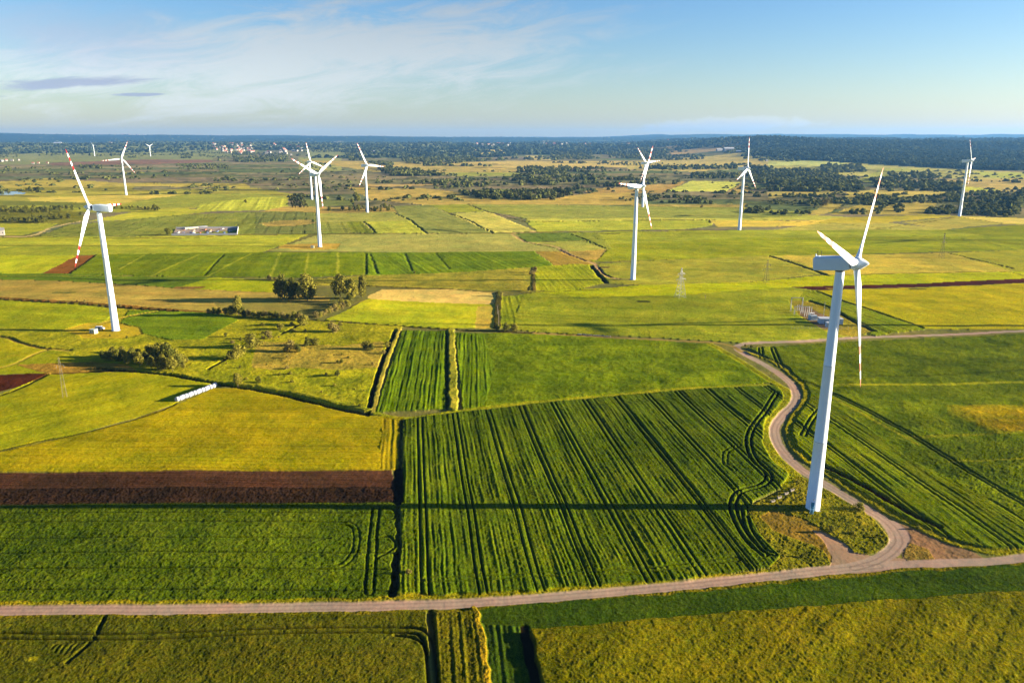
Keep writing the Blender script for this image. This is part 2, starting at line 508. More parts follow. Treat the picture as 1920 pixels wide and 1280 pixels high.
field(Me, [(840, 368), (1000, 376), (1100, 362), (1180, 362), (1200, 384), (880, 386), (740, 380)], (172, 148, 78))
field(Me, [(1180, 384), (1400, 384), (1400, 392), (1200, 390)], (160, 142, 75))
field(Me, [(690, 345), (860, 345), (760, 350), (690, 352)], (178, 150, 95))
field(Me, [(650, 352), (800, 354), (860, 362), (900, 384), (800, 386), (700, 375)], (168, 146, 78))
field(Me, [(0, 340), (90, 335), (230, 343), (460, 345), (470, 352), (260, 350), (0, 352)], (168, 152, 72))
field(Me, [(0, 352), (250, 350), (250, 362), (0, 362)], (140, 132, 55))
field(Me, [(-80, 364), (480, 352), (560, 365), (520, 385), (200, 400), (-80, 384)], (158, 150, 62))
# near edge of the plain
field(Me, [(50, 372), (200, 367), (370, 364), (300, 374), (200, 384), (60, 380)], (190, 170, 80))
field(Cf, [(-80, 376), (0, 377), (165, 381), (165, 389), (0, 386), (-80, 384)], (92, 118, 52), h=.3)
field(Me, [(-80, 384), (170, 389), (260, 384), (250, 398), (150, 400), (-80, 396)], (150, 150, 55))
field(Cf, [(235, 385), (290, 373), (350, 365), (480, 362), (540, 370), (470, 388), (300, 392)], (138, 150, 62), h=.2)
field(Cf, [(365, 398), (375, 385), (480, 370), (540, 372), (540, 393), (420, 396)], (168, 172, 62), h=.3, rows=(560, 14, .4), band=(560, 16, .12))
field(Me, [(165, 414), (260, 396), (330, 392), (410, 396), (330, 405), (240, 412)], (170, 165, 55))
field(Cf, [(565, 374), (662, 374), (665, 385), (570, 387)], (88, 125, 70), h=.3)
field(Me, [(540, 386), (740, 390), (745, 399), (600, 400), (480, 398)], (165, 140, 75))
field(Rm, [(-80, 392), (150, 398), (160, 412), (120, 420), (-80, 420)], (110, 108, 40), n=.5)
field(Cf, [(-80, 420), (110, 418), (80, 431), (45, 440), (-80, 443)], (150, 150, 48))
field(Cf, [(75, 441), (125, 421), (240, 411), (330, 404), (480, 397), (530, 396), (600, 397), (602, 439), (480, 440), (75, 445)], (98, 128, 55), h=.4, gap=(620, 22, 3), band=(620, 30, .1))
field(Cf, [(480, 398), (565, 396), (600, 398), (602, 439), (478, 440)], (88, 118, 62), h=.6, gap=(590, 17, 3))
field(Rm, [(488, 418), (530, 413), (585, 412), (592, 419), (560, 423), (500, 424)], (150, 130, 70), n=.5)
field(Cf, [(600, 399), (738, 397), (772, 416), (600, 417)], (148, 146, 72), h=.3)
field(Cf, [(600, 417), (650, 417), (662, 438), (603, 439)], (125, 138, 62), h=.5, gap=(560, 20, 2))
field(Cf, [(650, 417), (680, 417), (702, 438), (662, 438)], (88, 128, 40), h=.5, gap=(560, 14, 2))
field(Cf, [(682, 417), (768, 415), (797, 439), (705, 439)], (165, 165, 62), h=.5, rows=(470, 22, .3))
field(Cf, [(736, 387), (806, 386), (922, 438), (798, 439), (768, 415), (745, 400)], (122, 140, 72), h=.5, rows=(300, 16, .2), band=(300, 40, .1))
field(Cf, [(806, 386), (880, 384), (912, 397), (842, 401)], (118, 142, 50), h=.4)
field(Cf, [(878, 385), (960, 384), (1200, 387), (1400, 391), (1500, 398), (1520, 404), (1400, 412), (1180, 411), (990, 412), (915, 397)], (128, 142, 66), h=.4, band=(-3000, 30, .1))
field(Cf, [(985, 412), (1180, 410), (1400, 411), (1520, 405), (1600, 409), (1560, 414), (1335, 416), (990, 416)], (172, 168, 72), h=.3)
field(Cf, [(842, 402), (914, 397), (1003, 435), (922, 438)], (182, 172, 86), h=.7, rows=(300, 14, .4))
field(Cf, [(984, 416), (1160, 414), (1325, 413), (1338, 424), (1290, 431), (1005, 435)], (160, 166, 58), h=.3)
field(Cf, [(1330, 414), (1480, 416), (1610, 412), (1560, 421), (1520, 426), (1345, 427)], (192, 168, 72), h=.2)
field(Me, [(1560, 410), (1740, 404), (1810, 407), (1990, 411), (1990, 424), (1880, 421), (1780, 408), (1660, 420), (1530, 421)], (165, 150, 52), h=.2)
field(Me, [(1795, 408), (1990, 411), (1990, 422), (1880, 420)], (192, 172, 90))
field(Cf, [(1510, 424), (1560, 420), (1670, 420), (1780, 432), (1700, 434), (1440, 434)], (158, 150, 72))
field(Cf, [(1690, 419), (1785, 409), (1885, 420), (1770, 433)], (152, 142, 68))
field(Cf, [(1085, 436), (1400, 433), (1780, 433), (1990, 431), (1990, 446), (1600, 447), (1150, 470), (1100, 455)], (128, 146, 42), h=.3, band=(-5000, 24, .12))
field(Cf, [(1130, 462), (1400, 447), (1700, 445), (1990, 443), (1990, 471), (1700, 474), (1440, 482), (1200, 491), (1110, 493), (1088, 480)], (110, 136, 24), h=.3, band=(-5000, 24, .14))
field(Cf, [(1770, 434), (1890, 424), (1990, 422), (1990, 444), (1860, 446)], (98, 128, 24), h=.3)
field(Cf, [(968, 439), (1072, 437), (1094, 453), (988, 456)], (112, 130, 48), h=.5, gap=(600, 30, 4), raw=True)
field(Cf, [(1072, 437), (1120, 436), (1150, 470), (1130, 468), (1094, 453)], (108, 136, 50), h=.5, gap=(600, 24, 4))
field(Cf, [(990, 456), (1094, 454), (1135, 470), (1080, 478), (1040, 466)], (152, 150, 66), h=.2)
field(Cf, [(505, 472), (600, 440), (970, 440), (988, 457), (1042, 468), (1048, 474), (980, 473)], (152, 148, 78), h=.2)
field(Me, [(528, 460), (600, 457), (640, 457), (630, 467), (590, 469), (520, 467)], (168, 138, 60))
field(Cf, [(-80, 446), (480, 442), (580, 440), (525, 463), (-80, 466)], (156, 156, 48), h=.2, band=(-8000, 20, .1))
field(Cf, [(-80, 466), (525, 462), (490, 475), (180, 480), (-80, 483)], (128, 146, 42), h=.3)
field(Cf, [(-80, 480), (146, 481), (78, 514), (-80, 516)], (150, 160, 30), h=.2, band=(620, 60, .1))
field(Pl, [(144, 481), (184, 480), (130, 515), (80, 514)], (118, 76, 34), h=0, rows=(900, 8, .15))
field(Cf, [(182, 480), (480, 475), (690, 473), (690, 516), (560, 521), (390, 520), (130, 515)], (114, 128, 12), h=.5, n=.35, band=(700, 20, .10), raw=True)
field(Cf, [(686, 473), (1002, 473), (1040, 501), (880, 512), (690, 517)], (116, 137, 18), h=.5, n=.3, rows=(420, 7, .35), band=(420, 20, .12), raw=True)
for a_, b_ in (((470, 478), (388, 520)), ((372, 480), (285, 518)), ((270, 481), (225, 507)), ((526, 476), (507, 520)), ((579, 475), (571, 520)), ((633, 475), (633, 518))):
    stroke([a_, b_], 2.0, (142, 150, 40), smooth=False, soft=1)
for a_, b_ in (((420, 479), (382, 518)), ((686, 474), (686, 515)), ((694, 476), (707, 514)), ((816, 474), (842, 505)), ((760, 475), (772, 508))):
    stroke([a_, b_], 2.2, mul=.45, cut=0, smooth=False, soft=.8)
field(Pl, [(1003, 473), (1050, 474), (1080, 478), (1125, 499), (1095, 499), (1042, 501)], (150, 125, 52), h=.1, rows=(500, 9, .2))
field(Rm, [(1062, 474), (1140, 470), (1120, 490), (1100, 489), (1072, 481)], (150, 128, 62), n=.5)
field(Cf, [(-80, 513), (130, 515), (400, 521), (372, 529), (330, 541), (300, 541), (270, 535), (130, 528), (-80, 523)], (100, 120, 26), h=.4, band=(-6000, 12, .14), raw=True)
field(Cf, [(372, 529), (400, 521), (515, 527), (517, 549), (330, 541)], (128, 150, 20), h=.3)
field(Me, [(-80, 523), (130, 528), (270, 536), (330, 541), (450, 546), (520, 549), (620, 560), (600, 590), (385, 585), (230, 573), (-80, 557)], (152, 130, 62), h=.1, rows=(-9000, 6, .12), band=(-9000, 14, .10))
field(Me, [(400, 568), (620, 566), (610, 590), (560, 604), (430, 590)], (128, 118, 58), h=.1)
field(Rm, [(530, 527), (690, 517), (870, 511), (1003, 502), (1001, 548), (846, 543), (690, 538), (600, 536), (517, 548)], (136, 128, 44), h=.1, n=.35, band=(-6000, 9, .1))
field(Cf, [(1004, 502), (1080, 497), (1106, 499), (1136, 532), (1080, 545), (1004, 547)], (124, 146, 22), h=.4, n=.25, rows=(780, 5, .3))
field(Me, [(690, 557), (718, 543), (846, 543), (936, 550), (932, 573), (860, 572), (690, 566)], (188, 162, 92), h=.0)
field(Me, [(610, 600), (655, 580), (690, 562), (760, 566), (932, 572), (928, 616), (845, 616), (750, 610)], (160, 162, 30), h=.1, band=(-9000, 14, .12))
field(Me, [(895, 575), (933, 573), (928, 616), (890, 616)], (170, 148, 60), h=.1)
field(Cf, [(1106, 498), (1200, 492), (1430, 481), (1500, 494), (1548, 514), (1400, 532), (1200, 538), (1137, 533)], (142, 138, 46), h=.3, n=.15, rows=(-7000, 6, .12), band=(-7000, 12, .1))
field(Cf, [(1440, 481), (1780, 475), (1830, 490), (1910, 511), (1560, 519), (1548, 515), (1500, 494)], (160, 144, 56), h=.3, band=(-7000, 14, .1))
field(Cf, [(1778, 475), (1990, 469), (1990, 512), (1900, 511), (1830, 490)], (146, 142, 42), h=.2)
field(Cf, [(940, 566), (1005, 548), (1200, 538), (1400, 532), (1548, 517), (1900, 511), (1990, 512), (1990, 524), (1485, 541), (1290, 556), (1100, 562), (960, 572)], (142, 156, 12), h=.35, band=(-7000, 10, .1))
field(Pl, [(1482, 540), (1640, 535), (1990, 521), (1990, 530), (1800, 536), (1600, 543), (1530, 546)], (66, 34, 26), h=0, n=.3)
field(Cf, [(935, 560), (1005, 549), (1100, 560), (1290, 555), (1484, 541), (1530, 546), (1560, 560), (1720, 612), (1560, 638), (1390, 644), (1200, 632), (1000, 622), (938, 615)], (108, 134, 30), h=.4, n=.25, band=(-7000, 12, .14))
field(Cf, [(935, 556), (980, 556), (965, 600), (966, 616), (938, 612)], (92, 132, 24), h=.3, n=.35, rows=(870, 5, .3))
field(Cf, [(1530, 546), (1640, 543), (1990, 530), (1990, 618), (1735, 617), (1640, 585)], (152, 142, 12), h=.3, n=.2, band=(-7000, 10, .08))
field(Cf, [(1508, 547), (1542, 549), (1650, 588), (1735, 618), (1640, 630), (1560, 612), (1520, 580), (1500, 560)], (124, 134, 18), h=.5, rows=(600, 6, .4), gap=(600, 16, 3), raw=True)
field(Rm, [(1478, 565), (1520, 566), (1620, 608), (1640, 622), (1600, 632), (1560, 628), (1500, 596)], (128, 116, 36), h=.1, n=.4)
field(Pl, [(1496, 572), (1516, 578), (1570, 604), (1575, 618), (1540, 617), (1500, 592)], (112, 92, 74), h=0, n=.1)

# land round the left turbine
field(Rm, [(-80, 556), (200, 574), (450, 590), (600, 600), (755, 611), (750, 622), (745, 640), (692, 772), (600, 757), (520, 735), (440, 726), (390, 717), (230, 697), (100, 700), (-80, 704)], (142, 138, 26), h=.25, n=.55)
field(Cf, [(-80, 557), (150, 572), (212, 580), (214, 588), (190, 606), (140, 616), (-80, 613)], (118, 140, 20), h=.35, n=.25, band=(-7000, 12, .12))
field(Cf, [(243, 582), (330, 581), (400, 584), (448, 600), (380, 637), (330, 638), (268, 626), (262, 612), (225, 605)], (108, 128, 18), h=.45, n=.25, band=(-7000, 9, .14), raw=True)
field(Me, [(118, 617), (165, 604), (220, 603), (262, 613), (268, 626), (230, 634), (160, 634)], (168, 142, 34), h=.05, n=.2)
field(Me, [(-80, 632), (20, 636), (90, 655), (0, 690), (-80, 704)], (146, 142, 18), h=.2)
field(Me, [(-80, 690), (30, 668), (110, 655), (180, 690), (60, 700), (-80, 706)], (146, 146, 20), h=.2)
field(Rm, [(30, 684), (180, 678), (240, 685), (260, 697), (90, 702)], (142, 112, 44), h=.2, n=.5)
field(Pl, [(-80, 706), (90, 700), (60, 718), (0, 735), (-80, 755)], (74, 38, 22), h=.05, n=.4)
field(Rm, [(480, 640), (640, 650), (720, 640), (712, 690), (560, 700), (470, 690)], (148, 130, 52), h=.3, n=.6)
field(Rm, [(400, 640), (480, 640), (470, 700), (560, 690), (690, 700), (700, 755), (560, 735), (420, 715), (350, 690)], (140, 140, 24), h=.3, n=.6)

# ---- near fields
field(Me, [(-300, 760), (0, 740), (60, 715), (100, 700), (230, 697), (300, 700), (395, 718), (332, 757), (250, 785), (140, 815), (0, 845), (-300, 900)], (150, 150, 18), h=.15, n=.18, band=(2600, 10, .12))
field(Me, [(-300, 905), (0, 847), (140, 816), (250, 787), (332, 759), (402, 727), (440, 727), (520, 738), (600, 757), (690, 777), (750, 784), (746, 881), (400, 883), (-300, 885)], (158, 149, 12), h=.2, n=.2, rows=(-60000, 3.2, .14), band=(-60000, 6, .10))
field(Me, [(716, 784), (750, 784), (746, 881), (712, 881)], (150, 140, 16), h=.25, n=.2, rows=(760, 3, .3))
field(Pl, [(-300, 886), (400, 883), (735, 881), (742, 912), (-300, 914)], (84, 58, 40), h=0, n=.15, rows=(-60000, 1.8, .16), band=(-60000, 5, .12))
field(Pl, [(-300, 914), (742, 912), (746, 941), (-300, 945)], (54, 40, 28), h=0, n=.5, rows=(-60000, 1.2, .15))
field(Cf, [(-300, 948), (748, 944), (744, 1060), (741, 1120), (600, 1130), (0, 1137), (-300, 1139)], (68, 103, 14), h=.55, n=.45, band=(-60000, 9, .10))
field(Cf, [(756, 788), (860, 774), (1100, 748), (1330, 730), (1450, 724), (1476, 735), (1472, 757), (1448, 790), (1442, 825), (1458, 858), (1488, 890), (1478, 912), (1422, 936), (1400, 958), (1425, 1000), (1463, 1045), (1440, 1063), (1300, 1086), (1000, 1113), (745, 1121), (752, 1060)], (72, 107, 14), h=.8, n=.32, rows=(768, 1.9, .30), gap=(768, 15.7, 7.85), band=(768, 5, .14))
field(Cf, [(754, 620), (844, 622), (838, 768), (704, 773)], (96, 118, 10), h=.6, n=.3, rows=(855, 2.4, .34), band=(855, 4, .16), raw=True)
field(Cf, [(853, 625), (1000, 627), (1325, 646), (1378, 672), (1450, 718), (1330, 728), (1100, 745), (870, 769)], (106, 122, 10), h=.6, n=.65, band=(-60000, 14, .12), raw=True)
field(Cf, [(853, 626), (905, 627), (925, 690), (910, 764), (868, 769)], (104, 126, 12), h=.65, n=.3, rows=(890, 2.4, .32), band=(890, 4, .14), raw=True)
field(Cf, [(1402, 655), (1500, 648), (1640, 640), (1990, 624), (1990, 1050), (1840, 1028), (1740, 996), (1620, 930), (1550, 886), (1492, 842), (1480, 805), (1506, 765), (1512, 735), (1480, 690)], (80, 112, 10), h=.75, n=.6, band=(-60000, 16, .14))
field(Cf, [(1500, 768), (1525, 742), (1560, 752), (1700, 860), (1930, 978), (1990, 1010), (1990, 1048), (1840, 1028), (1740, 996), (1620, 930), (1550, 886), (1494, 842), (1484, 805)], (90, 118, 10), h=.85, n=.26, rows=(790, 2.1, .34), gap=(790, 16.4, 3.0), band=(790, 5, .2))
stroke([(1840, 776), (1990, 778)], 16, (156, 136, 14), smooth=False, soft=9, wob=4)
stroke([(1880, 800), (1990, 798)], 10, (160, 132, 14), smooth=False, soft=7, wob=4)
field(Cf, [(-300, 1158), (0, 1157), (400, 1154), (800, 1146), (806, 1300), (830, 1430), (-500, 1430)], (84, 92, 17), h=.8, n=.34, band=(-60000, 6, .08))
field(Cf, [(808, 1145), (888, 1141), (900, 1200), (912, 1300), (930, 1430), (838, 1430), (822, 1300)], (98, 98, 16), h=.75, n=.4, rows=(790, 2.1, .22))
field(Cf, [(893, 1140), (1200, 1112), (1560, 1082), (1990, 1046), (1990, 1110), (1920, 1112), (1400, 1150), (990, 1192), (1030, 1430), (935, 1430), (905, 1230)], (44, 84, 14), h=.3, n=.25, band=(-60000, 6, .06))
field(Cf, [(900, 1170), (985, 1180), (1030, 1430), (935, 1430), (915, 1300)], (48, 88, 18), h=.35, n=.2, rows=(820, 2.6, .4))
field(Cf, [(992, 1192), (1400, 1152), (1920, 1112), (2100, 1098), (2200, 1430), (1045, 1430)], (108, 108, 12), h=1.7, n=.34, band=(2300, 9, .10))

# verges and headlands (yellow-green grass), and dark edge strips
VG = (136, 132, 18)
stroke([(-1500, 1139), (-200, 1137), (0, 1135), (300, 1134), (600, 1129), (742, 1124), (1000, 1114), (1300, 1088), (1450, 1066)], 2.0, VG, Rm, h=.35, n=.4, wob=2)
stroke([(-1500, 1160), (-200, 1158), (0, 1157), (300, 1155), (800, 1146), (1000, 1131), (1300, 1106), (1560, 1079), (1750, 1064), (1990, 1046)], 1.8, (112, 108, 20), Rm, h=.3, n=.4, wob=2)
stroke([(706, 775), (760, 784), (860, 771), (1100, 746), (1330, 728), (1440, 722)], 3.2, (128, 138, 22), Rm, h=.35, n=.35)
stroke([(1330, 646), (1380, 674), (1440, 712), (1476, 735), (1471, 760), (1446, 792), (1440, 825), (1455, 862), (1490, 892), (1478, 915)], 4.5, (128, 136, 18), Rm, h=.3, n=.4)
stroke([(1398, 662), (1450, 680), (1498, 715), (1512, 740), (1500, 765), (1482, 795), (1482, 830), (1510, 862), (1560, 896), (1620, 934), (1700, 978), (1780, 1014), (1860, 1032), (1990, 1034)], 3.2, (140, 138, 18), Rm, h=.35, n=.45)
stroke([(846, 620), (848, 690), (851, 768)], 4.2, (136, 132, 40), Rm, h=1.1, n=.7, wob=2)
stroke([(838, 625), (838, 700), (838, 766)], 1.6, mul=.5, cut=-.5)
stroke([(748, 618), (730, 660), (712, 715), (698, 772)], 3.4, (150, 136, 52), Rm, h=.6, n=.5)
stroke([(742, 620), (722, 665), (703, 720), (690, 774)], 2.0, (58, 44, 20), Rm, h=-1.4, n=.2)
stroke([(742, 786), (748, 783), (750, 786)], 2, VG, Rm)
stroke([(752, 786), (749, 880), (748, 943), (745, 1060), (740, 1118)], 1.2, (84, 80, 26), Rm, h=.1, n=.5, wob=1.6)
stroke([(745, 1040), (740, 1085), (737, 1118)], 2.2, (56, 50, 20), Rm, h=-.3, n=.5)
stroke([(748, 880), (747, 942)], 3.4, (40, 30, 20), Rm, h=-.2, n=.1)
stroke([(-300, 884), (400, 882), (735, 880)], 1.0, (150, 140, 30), Me, h=.35, n=.3)
stroke([(-1500, 948), (-300, 946), (400, 943), (746, 941)], 1.2, (52, 56, 20), Rm, h=-.1, n=.3)
stroke([(893, 1142), (905, 1220), (925, 1330), (945, 1430)], 1.6, (150, 130, 26), Rm, h=.9, n=.45, wob=2)
stroke([(985, 1180), (1000, 1260), (1035, 1430)], 2.6, (30, 26, 14), Pl, h=0, n=.1)  # tall crop's edge shadow painted in as a dark strip

# tramlines written by hand where they bend
T2_ = dict(width=.8, pair=2.1, mul=.36, cut=-.1, wob=.2, soft=.2)
stroke([(-1500, 1190), (-200, 1195), (0, 1196), (200, 1197), (400, 1191), (620, 1186), (760, 1186), (795, 1195), (806, 1225), (812, 1290), (816, 1430)], **T2_)
stroke([(806, 1146), (812, 1200), (820, 1300), (828, 1430)], 1.5, mul=.45, cut=.02, wob=.3)
stroke([(740, 1196), (780, 1202), (800, 1225), (806, 1280)], .7, mul=.6, cut=.1, wob=.3)
stroke([(195, 1162), (176, 1200), (150, 1225), (128, 1245)], .8, mul=.6, cut=.1)
for q_ in range(5):
    stroke([(96 + 9 * q_, 1222 + 3 * q_), (108 + 9 * q_, 1212), (124 + 8 * q_, 1208)], .5, mul=.8, cut=.55)
stroke([(1455, 738), (1432, 775), (1408, 808), (1403, 838), (1416, 868), (1440, 892), (1432, 910), (1392, 922), (1376, 938), (1376, 965), (1400, 1010), (1432, 1040)], **T2_)
stroke([(1395, 950), (1402, 990), (1430, 1030), (1450, 1040)], width=.7, pair=1.8, mul=.55, cut=.1, wob=.25, soft=.2)
stroke([(1330, 733), (1375, 770), (1430, 812)], .6, mul=.6, cut=.2)
stroke([(1375, 884), (1358, 870), (1362, 850), (1385, 838)], width=.45, pair=1.9, mul=.7, cut=.45)
stroke([(800, 1090), (900, 1086), (1000, 1080), (1200, 1070), (1380, 1048)], width=.6, pair=2.0, mul=.7, cut=.3, wob=.3)
stroke([(778, 800), (900, 786), (1100, 762), (1300, 745), (1440, 738)], width=.6, pair=2.0, mul=.72, cut=.35, wob=.3)
stroke([(620, 981), (660, 986), (668, 1010), (662, 1040), (640, 1062), (600, 1068)], width=.4, pair=1.8, mul=.7, cut=.3, wob=.4)
stroke([(705, 952), (700, 1000), (696, 1050), (692, 1112)], width=.7, pair=2.4, mul=.5, cut=.05, wob=.4)
stroke([(700, 955), (735, 955), (740, 972), (700, 978)], .7, mul=.55, cut=.1, wob=.4)
stroke([(702, 1012), (730, 1008), (740, 1028), (705, 1050)], .7, mul=.55, cut=.1, wob=.4)
for yy0, x1_ in ((979, 650), (1010, 620), (1038, 740), (1068, 720), (1108, 736), (962, 738)):
    stroke([(-200, yy0), (300, yy0), (x1_, yy0 + 1)], .55, mul=.45, cut=.1, wob=.4)
stroke([(1425, 655), (1432, 680), (1470, 705), (1540, 730), (1680, 800), (1850, 905), (1990, 990)], width=.8, pair=2.0, mul=.6, cut=.1, wob=.3, soft=.3)
stroke([(1448, 655), (1455, 672), (1465, 690)], width=.8, pair=2.2, mul=.5, cut=.0, wob=.3)
stroke([(1505, 820), (1520, 790), (1535, 770)], width=.8, pair=2.0, mul=.55, cut=.1, wob=.3)
stroke([(1700, 822), (1850, 815), (1990, 808)], 2.2, (118, 130, 16), wob=1)
stroke([(1555, 706), (1750, 705), (1990, 690)], 3.0, mul=.75, cut=.5)
stroke([(1560, 724), (1750, 722), (1990, 716)], 3.2, (116, 130, 20), wob=1)
stroke([(1780, 866), (1990, 858)], 1.6, (126, 134, 20), wob=1)
stroke([(1557, 745), (1640, 790), (1720, 835)], 1.6, (134, 140, 22), wob=1)
stroke([(1530, 870), (1600, 905), (1690, 955), (1760, 990)], 2.6, (60, 34, 20), Pl, h=-.3, n=.3, wob=2)
# dark hedge bottoms, ditches, field boundaries
for pts_, w_ in (([(0, 844), (60, 830), (140, 815), (230, 793), (290, 775), (332, 757)], 1.0),
                 ([(335, 753), (400, 722)], 1.0)):
    stroke(pts_, w_, (52, 56, 16), Rm, h=-.15, n=.1)
stroke([(180, 690), (232, 695), (300, 700), (395, 716), (440, 724), (520, 738), (600, 757), (690, 777)], 3.2, (48, 44, 18), Rm, h=-1.2, n=.3)
stroke([(440, 718), (520, 731), (600, 749), (690, 769)], 3.4, (132, 132, 30), Rm, h=.9, n=.8)
stroke([(100, 700), (160, 698), (232, 694)], 2.5, (70, 54, 24), Rm, h=-.6)
stroke([(-80, 765), (0, 742), (50, 722), (90, 702)], 1.8, (62, 60, 20), Rm, h=-.5)
stroke([(-80, 556), (0, 559), (120, 567), (230, 574), (330, 582), (420, 588)], 5.0, (112, 84, 36), Rm, h=.7, n=1.0)
stroke([(-80, 559), (0, 562), (120, 570), (230, 577), (330, 584)], 3.0, (46, 40, 18), Rm, h=-.6, n=.3)
stroke([(560, 599), (640, 604), (750, 611), (850, 618), (935, 622), (1000, 624), (1100, 629)], 3.0, (60, 48, 22), Rm, h=-.6, n=.3)
stroke([(-80, 628), (0, 630), (40, 642), (80, 652), (130, 656)], 3.0, (110, 96, 40), Rm, h=-.4, n=.4)
stroke([(390, 692), (420, 675), (440, 662)], 1.8, (60, 56, 20), Rm, h=-.5)
stroke([(525, 628), (545, 618), (565, 608)], 1.8, (60, 56, 20), Rm, h=-.5)
stroke([(-80, 519), (300, 519), (500, 523), (560, 527), (690, 521)], 3, (118, 118, 34), Rm, h=.2, n=.5)
stroke([(-80, 446), (100, 446), (330, 447), (480, 441), (700, 440), (960, 439)], 4, (92, 84, 34), Rm, h=.4, n=.8)
stroke([(530, 396), (600, 399)], 5, (100, 84, 40), Rm, h=.4, n=.6)
stroke([(841, 401), (880, 416), (924, 438)], 3.2, (50, 52, 24), Rm, h=-.6)
stroke([(682, 417), (695, 427), (703, 438)], 3.2, (50, 62, 24), Rm, h=-.6)
stroke([(740, 400), (770, 416), (800, 439)], 3.2, (88, 98, 44), Rm, h=-.4)
stroke([(878, 384), (912, 397), (985, 417)], 4, (78, 74, 40), Rm, h=-.2)
stroke([(985, 417), (1160, 414), (1340, 414)], 4, (98, 96, 40), Rm, h=-.4)
stroke([(960, 436), (1120, 435), (1330, 433), (1400, 433)], 4, (118, 112, 44), Rm, h=.3, n=.6)
stroke([(1072, 441), (1100, 453), (1132, 468)], 2.6, (60, 78, 24), Rm, h=-.4)
stroke([(1108, 500), (1122, 516), (1136, 532)], 4.5, (46, 50, 18), Rm, h=-.8)
stroke([(1442, 482), (1490, 496), (1552, 518)], 3.8, (66, 54, 22), Rm, h=-.6)
stroke([(1780, 476), (1830, 488), (1900, 505)], 2.6, (70, 56, 24), Rm, h=-.4)
stroke([(1550, 518), (1700, 514), (1870, 511), (1925, 520)], 2.6, (92, 92, 24), Rm, h=.2, n=.5)
stroke([(846, 543), (700, 537), (600, 530), (520, 526)], 3.0, (74, 62, 24), Rm, h=-.2, n=.5)
stroke([(1120, 545), (1004, 549), (930, 549), (846, 544)], 2.2, (92, 84, 30), Rm, h=.2, n=.5)
stroke([(1000, 503), (1001, 546)], 3.2, (96, 84, 40), Rm, h=.5, n=.8)
stroke([(936, 550), (934, 575), (933, 615)], 5.0, (74, 70, 28), Rm, h=.6, n=.8)
stroke([(1530, 547), (1570, 562), (1640, 585), (1730, 615)], 2.6, (58, 62, 18), Rm, h=-.4)
stroke([(1520, 566), (1560, 580), (1600, 604), (1640, 622)], 3.0, (56, 60, 18), Rm, h=-.5)
stroke([(1600, 382), (1720, 402)], 0.1, mul=1)
stroke([(1700, 434), (1560, 421), (1400, 412)], 3.0, (120, 112, 46), Rm)
stroke([(1640, 432), (1740, 418), (1790, 408)], 3.5, (112, 104, 44), Rm)
stroke([(1800, 408), (1880, 420)], 3.5, (110, 98, 44), Rm)
stroke([(1900, 470), (1820, 452), (1700, 444)], 3, (84, 108, 22))
# small bare or damp patches
for px_, py_, a_, b_, c_ in ((176, 712, 1, 1, VG), (1270, 632, 1, 1, VG), (355, 540, 18, 5, (124, 92, 50)), (1560, 542, 6, 2, (124, 100, 40)),
                             (120, 549, 16, 3, (98, 100, 44)), (1720, 543, 10, 3, (70, 84, 16)), (1205, 568, 6, 3, (50, 66, 24)), (1148, 439, 8, 4, (60, 44, 28)),
                             (1125, 439, 6, 3, (70, 62, 30)), (1130, 504, 8, 3, (70, 48, 38)), (60, 1240, 1, 1, VG)):
    stroke([(px_ - a_, py_), (px_ + a_, py_)], b_ * 2.0, c_, smooth=False)

# island at the big turbine, turning ground and the gravel roads
field(Rm, [(1400, 955), (1425, 938), (1480, 914), (1496, 893), (1545, 912), (1600, 942), (1650, 985), (1668, 1010), (1660, 1030), (1620, 1040), (1590, 1040), (1560, 1062), (1470, 1072), (1440, 1062), (1465, 1045), (1425, 1000)], (118, 118, 24), h=.3, n=.6)
field(Gr, [(1425, 968), (1450, 958), (1500, 968), (1540, 990), (1580, 1025), (1600, 1042), (1560, 1060), (1545, 1030), (1500, 1012), (1450, 995)], (130, 110, 42), h=.05, n=.35)
field(Gr, [(1670, 975), (1700, 986), (1760, 1012), (1830, 1035), (1850, 1048), (1700, 1058), (1690, 1040), (1698, 1010)], (140, 114, 84), h=.05, n=.2)
field(Rm, [(1700, 1015), (1740, 1028), (1752, 1046), (1700, 1052), (1694, 1040)], (122, 108, 48), h=.1, n=.3)
ROADC = (172, 151, 138)
field(Rd, [(1553, 1066), (1560, 1040), (1545, 1012), (1520, 992), (1540, 995), (1585, 1018), (1600, 1034), (1650, 1042), (1700, 1045), (1700, 1064), (1600, 1072)], (168, 140, 116), h=0, n=.06)
stroke([(-1700, 1150), (-300, 1148), (0, 1146), (300, 1144), (600, 1139), (800, 1134), (960, 1126), (1130, 1112), (1300, 1094), (1450, 1078), (1560, 1066), (1650, 1058), (1760, 1053), (1850, 1050), (1920, 1043), (2000, 1037), (2150, 1024), (3100, 950)], 4.1, ROADC, Rd, h=-.02, n=.05, wob=.5)
stroke([(1500, 1072), (1580, 1063), (1640, 1050), (1676, 1026), (1680, 1003), (1662, 978), (1630, 957), (1590, 934), (1545, 908), (1500, 880), (1467, 848), (1453, 822), (1454, 798), (1470, 776), (1489, 756), (1492, 735), (1476, 712), (1440, 688), (1400, 667), (1382, 655), (1388, 647), (1430, 643), (1500, 641), (1560, 637), (1620, 633), (1750, 628), (1920, 621), (2150, 612), (3000, 584)], 4.4, ROADC, Rd, h=-.02, n=.05, wob=.5)
stroke([(1388, 660), (1372, 650), (1345, 644), (1300, 641), (1200, 636), (1100, 630), (1000, 624)], 3.0, (146, 122, 66), Rd, h=0, n=.1, wob=.6)
stroke([(1640, 1052), (1672, 1034), (1694, 1004), (1674, 980)], 4, ROADC, Rd, h=0, n=.05, wob=.5)
